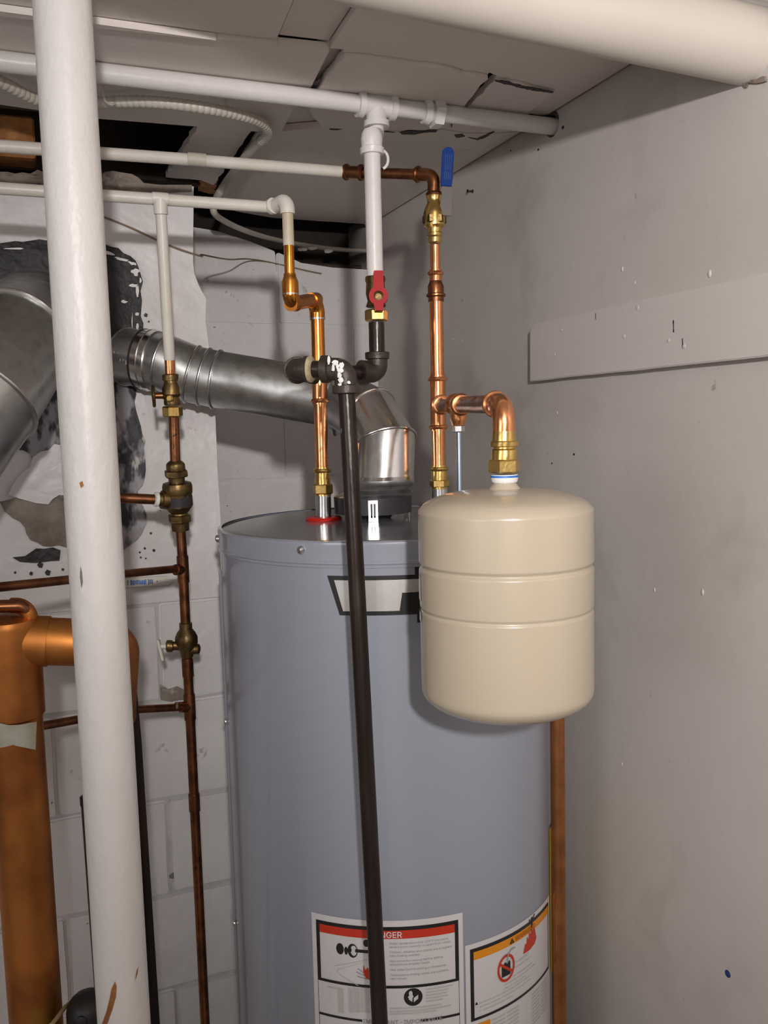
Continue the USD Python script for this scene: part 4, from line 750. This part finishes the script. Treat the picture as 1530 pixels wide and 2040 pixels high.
# --- big copper main
m0_, m1_ = P(30, 1440, 1.15), P(67, 1960, 1.20); md = unit(m0_-m1_)
RM = .0340
t = thing('copper_main', 'thick brown copper main with a large tee at the left edge', 'pipe', (m1_[0], m1_[1], 0))
mend = m1_ - md*((m1_[2]-.05)/md[2])
part(t, 'pipe', tube([mend, m0_+md*.01], RM, n=48), copperb)
mt_ = P(18, 1275, 1.135); tn = P(200, 1281, 1.16); td = unit(tn-mt_)
mb_ = m0_+md*.012; part(t, 'tee', cat_(lathe(mb_, unit(mt_+md*.034-mb_), [(0, RM), (0, RM+.0035), (.028, RM+.0038), (.05, RM+.0038), (np.linalg.norm(mt_-mb_)+.020, RM+.0045), (np.linalg.norm(mt_-mb_)+.028, RM+.001), (np.linalg.norm(mt_-mb_)+.030, RM-.012), (np.linalg.norm(mt_-mb_)+.0302, .001)], 48), tube([mt_-td*.16, mt_+td*.048], RM*.95, n=40)), copperb)
part(t, 'branch', tube([mt_+td*.04, tn], .0305, n=40), copperb)
ec = P(226, 1283, 1.165); part(t, 'elbow', tube([tn-td*.005, ec, P(222, 1400, 1.24), P(222, 1430, 1.25)], .0335, R=.035, n=40, k=10), copperb)
fx = ragged([(-3.2, -.014), (-1.6, -.012), (-.8, -.020), (.3, -.017), (1.0, -.030), (1.12, .006), (.2, .010), (-.5, .016), (-1.4, .010), (-3.2, .014)], .0015, .3, 81)
vtx, ftx = trimesh.creation.triangulate_polygon(fx, engine='earcut'); vtx, ftx = trimesh.remesh.subdivide_to_size(np.c_[vtx, np.zeros(len(vtx))], ftx, .12, max_iter=14)
fu = unit(-FWD - md*(-FWD@md)); fw = unit(np.cross(md, fu)); fw = fw if fw@RT > 0 else -fw
mc = m0_ + md*.002
part(t, 'flux_stain', (A([mc + md*z + (RM+.0048)*(fu*math.cos(s)+fw*math.sin(s)) for s, z, _ in vtx]), ftx), tealm, label='pale solder flux stain')
# small copper pipe into the tee's top
s0_, s1_, s2_ = P(-80, 1211, 1.10), P(57, 1206, 1.13), P(60, 1238, 1.135)
t = thing('small_copper_pipe', 'small copper pipe bending down into the top of the main tee', 'pipe', s2_)
part(t, 'pipe', tube([s0_, s1_, s2_+DN*.01], .0082, R=.016, n=20), copperd); part(t, 'elbow', tube([s1_-RT*.022, s1_, s2_-DN*.002], .0098, R=.016, n=20), copperb)
# black lines behind the column
k0, k1_, k2_ = P(258, 1330, 1.30), P(272, 1480, 1.32), P(309, 2040, 1.42); kd = unit(k2_-k1_)
t = thing('black_hose', 'thin black pipe running down just right of the white column', 'pipe', k2_); part(t, 'pipe', tube([k0, k1_, k2_, k2_+kd*((k2_[2]-.02)/-kd[2])], .0075, R=.1), iron)
k0, k1_ = P(171, 1590, 1.28), P(203, 2040, 1.36); kd = unit(k1_-k0)
t = thing('black_hose', 'thin black pipe showing just left of the white column', 'pipe', k1_); part(t, 'pipe', tube([k0, k1_, k1_+kd*((k1_[2]-.02)/-kd[2])], .0075), iron); part(t, 'end_cap', lathe(k0+kd*.01, -kd, [(0, .0085), (.012, .0085), (.015, .005)], 16), iron)
rc_ = P(176, 2012, 1.19); t = thing('rubber_cap', 'black rounded pump cap at the bottom beside the column', 'cap', rc_-Z_*.06)
pp = [(-.12, .026), (-.02, .028), (.0, .028)] + [(.026*math.sin(a), .028*math.cos(a)) for a in np.linspace(.1, 1.5, 8)]
part(t, 'cap', lathe(rc_, Z_, pp, 36), rubber); part(t, 'stem', tube([rc_-Z_*.11, A([rc_[0], rc_[1], .001])], .014), rubber); part(t, 'boss', lathe(rc_-FWD*.024, -FWD, [(0, .008), (.005, .007), (.006, .004)], 16), rubber)
t = thing('yellow_wire', 'dull yellow wire curving past the foot of the copper main', 'wire', P(110, 2030, 1.17)); part(t, 'wire', tube([P(70, 2060, 1.14), P(100, 2045, 1.15), P(118, 2022, 1.17), P(130, 2006, 1.19), P(142, 1996, 1.23)], .0028, R=.02, n=10), mat('wire_yellow', (.36, .28, .13), rough=.6))
# --- discharge pipe at the right of the heater
d0_, d1_ = P(1112.5, 1440, 1.40), P(1112.5, 2040, 1.475)
dvx = (d0_[:2]+d1_[:2])/2
t = thing('discharge_pipe', 'bare copper relief discharge pipe between heater and right wall', 'pipe', (*dvx, .1))
pz = P(1112, 1290, 1.39)[2]; hdir = unit(A([HX-dvx[0], HY-dvx[1], 0])); tp = A([*dvx, pz])
part(t, 'pipe', tube([A([*dvx, .12]), A([*dvx, pz-.02])], .0113), copperm); part(t, 'elbow', tube([A([*dvx, pz-.03]), tp, tp+hdir*.012], .0130, R=.014), copper)
# white plastic strip on the chimney
t = thing('plastic_strip', 'white rounded plastic strip with blue print under the upper copper branch', 'strip', on(290, 1160, 1, CY))
c0_, c1_ = on(225, 1163, 1, CY-.012), on(332, 1157, 1, CY-.012); sdir = unit(c1_-c0_); sup = unit(Z_-sdir*(Z_@sdir)); Ls = np.linalg.norm(c1_-c0_)
stp = unary_union([sbox(-.03, -.0085, Ls, .0085), Point(Ls, 0).buffer(.0085)]); part(t, 'strip', prism(stp, c0_, sdir, sup, Y_, .008), ply, smooth=False)
rr2 = np.random.default_rng(4); pb = []
for (a, b) in ((.032, .060), (.064, .072)):
    x = a
    while x < b: w = rr2.uniform(.0012, .0024); pb.append(sbox(x, rr2.uniform(-.0055, -.0035), x+w, rr2.uniform(.003, .005))); x += w+.0008
pb.append(Point(.081, 0).buffer(.0012)); part(t, 'blue_print', prism(unary_union(pb), c0_-Y_*.0006, sdir, sup, Y_, .0008), bluetape, smooth=False); part(t, 'black_line', prism(sbox(.0265, -.005, .0275, .005), c0_-Y_*.0006, sdir, sup, Y_, .0008), blackpr, smooth=False)
# ================================================================ cables
def smooth_path(pts, n=220):
    pts = A(pts, float); d = np.r_[0, np.cumsum(np.linalg.norm(np.diff(pts, axis=0), axis=1))]
    from scipy.interpolate import CubicSpline
    s = CubicSpline(d, pts, axis=0); return s(np.linspace(0, d[-1], n)), d[-1]
cz_ = ZC-.014
ap, aL = smooth_path([on(x, y, 2, z) for x, y, z in ((-50, 146, cz_-.008), (20, 172, cz_-.010), (90, 203, cz_-.012), (205, 204, cz_-.006), (300, 203, cz_-.010), (400, 214, cz_-.012), (480, 230, cz_-.008), (520, 244, cz_-.003), (533, 262, cz_-.001), (520, 282, cz_+.001))], 900)
t = thing('armored_cable', 'white painted ribbed armoured cable sagging below the ceiling at upper left', 'cable', ap[450])
ss = np.linspace(0, aL, 900); rad = .0078 + .0012*np.abs(np.sin(ss/.0098*math.pi)); part(t, 'armour', tube(ap, rad, n=14), cablem)
for x, y, dy in ((205, 196, 40), (447, 224, 14)):
    c = on(x, y, 2, cz_-.006); part(t, 'strap', tube([c+A([.001, -.012, .02]), c+A([0, -.011, .004]), c+A([.002, -.011, -.008]), c+A([.012, -.008, -.011]), c+A([.018, 0, -.006])], .0016, R=.004, n=8), cablem)
# white conduit from the cable's end to the gap over the back wall
wpth = [on(520, 280, 2, ZC-.0098), on(500, 300, 2, ZC-.0098), on(462, 348, 2, ZC-.0098), on(434, 390, 2, ZC-.0098), P(425, 418, 1.95), P(440, 436, 2.02), P(490, 460, 2.16), P(560, 480, 2.28), P(640, 493, 2.34), P(730, 500, 2.38)]
t = thing('white_conduit', 'white painted conduit along the ceiling that bends into the black gap', 'conduit', wpth[3])
wq, _ = smooth_path(wpth, 120); part(t, 'tube', tube(wq, np.interp(np.linspace(0, 1, 120), [0, .4, .5, 1], [.0085, .0085, .0068, .0055]), n=16), cablem)
for x, y in ((604, 496), (622, 494), (655, 500)):
    c = P(x, y, 2.325); part(t, 'paint_crust', blob(c, (.012, .005, .004), seed=int(x)), chalk)
# thin telephone wire sagging across chimney and back wall
t = thing('thin_wire', 'thin brown wire sagging across the chimney and the back wall', 'wire', on(380, 500, 1, CY))
tw, _ = smooth_path([on(100, 395, 1, CY-.006), on(205, 432, 1, CY-.006), on(270, 458, 1, CY-.005), on(330, 486, 1, CY-.005), on(383, 505, 1, CY-.006), P(400, 508, 1.80), P(460, 517, 2.05), on(530, 521, 1, BY-.008), on(580, 532, 1, BY-.008), on(640, 545, 1, BY-.008)], 120)
part(t, 'wire', tube(tw, .0017, n=8), wirem)
# small nail with a scrap beside the blue lever
nl = on(940, 381, 0, WX); t = thing('wall_nail', 'small dark nail in the right wall beside the blue lever', 'nail', nl)
part(t, 'shank', lathe(nl+X_*.004, -X_, [(0, .0014), (.014, .0014)], 10), iron); part(t, 'head', lathe(nl-X_*.009, -X_, [(0, .0034), (.0015, .0034), (.002, .002)], 14), iron)
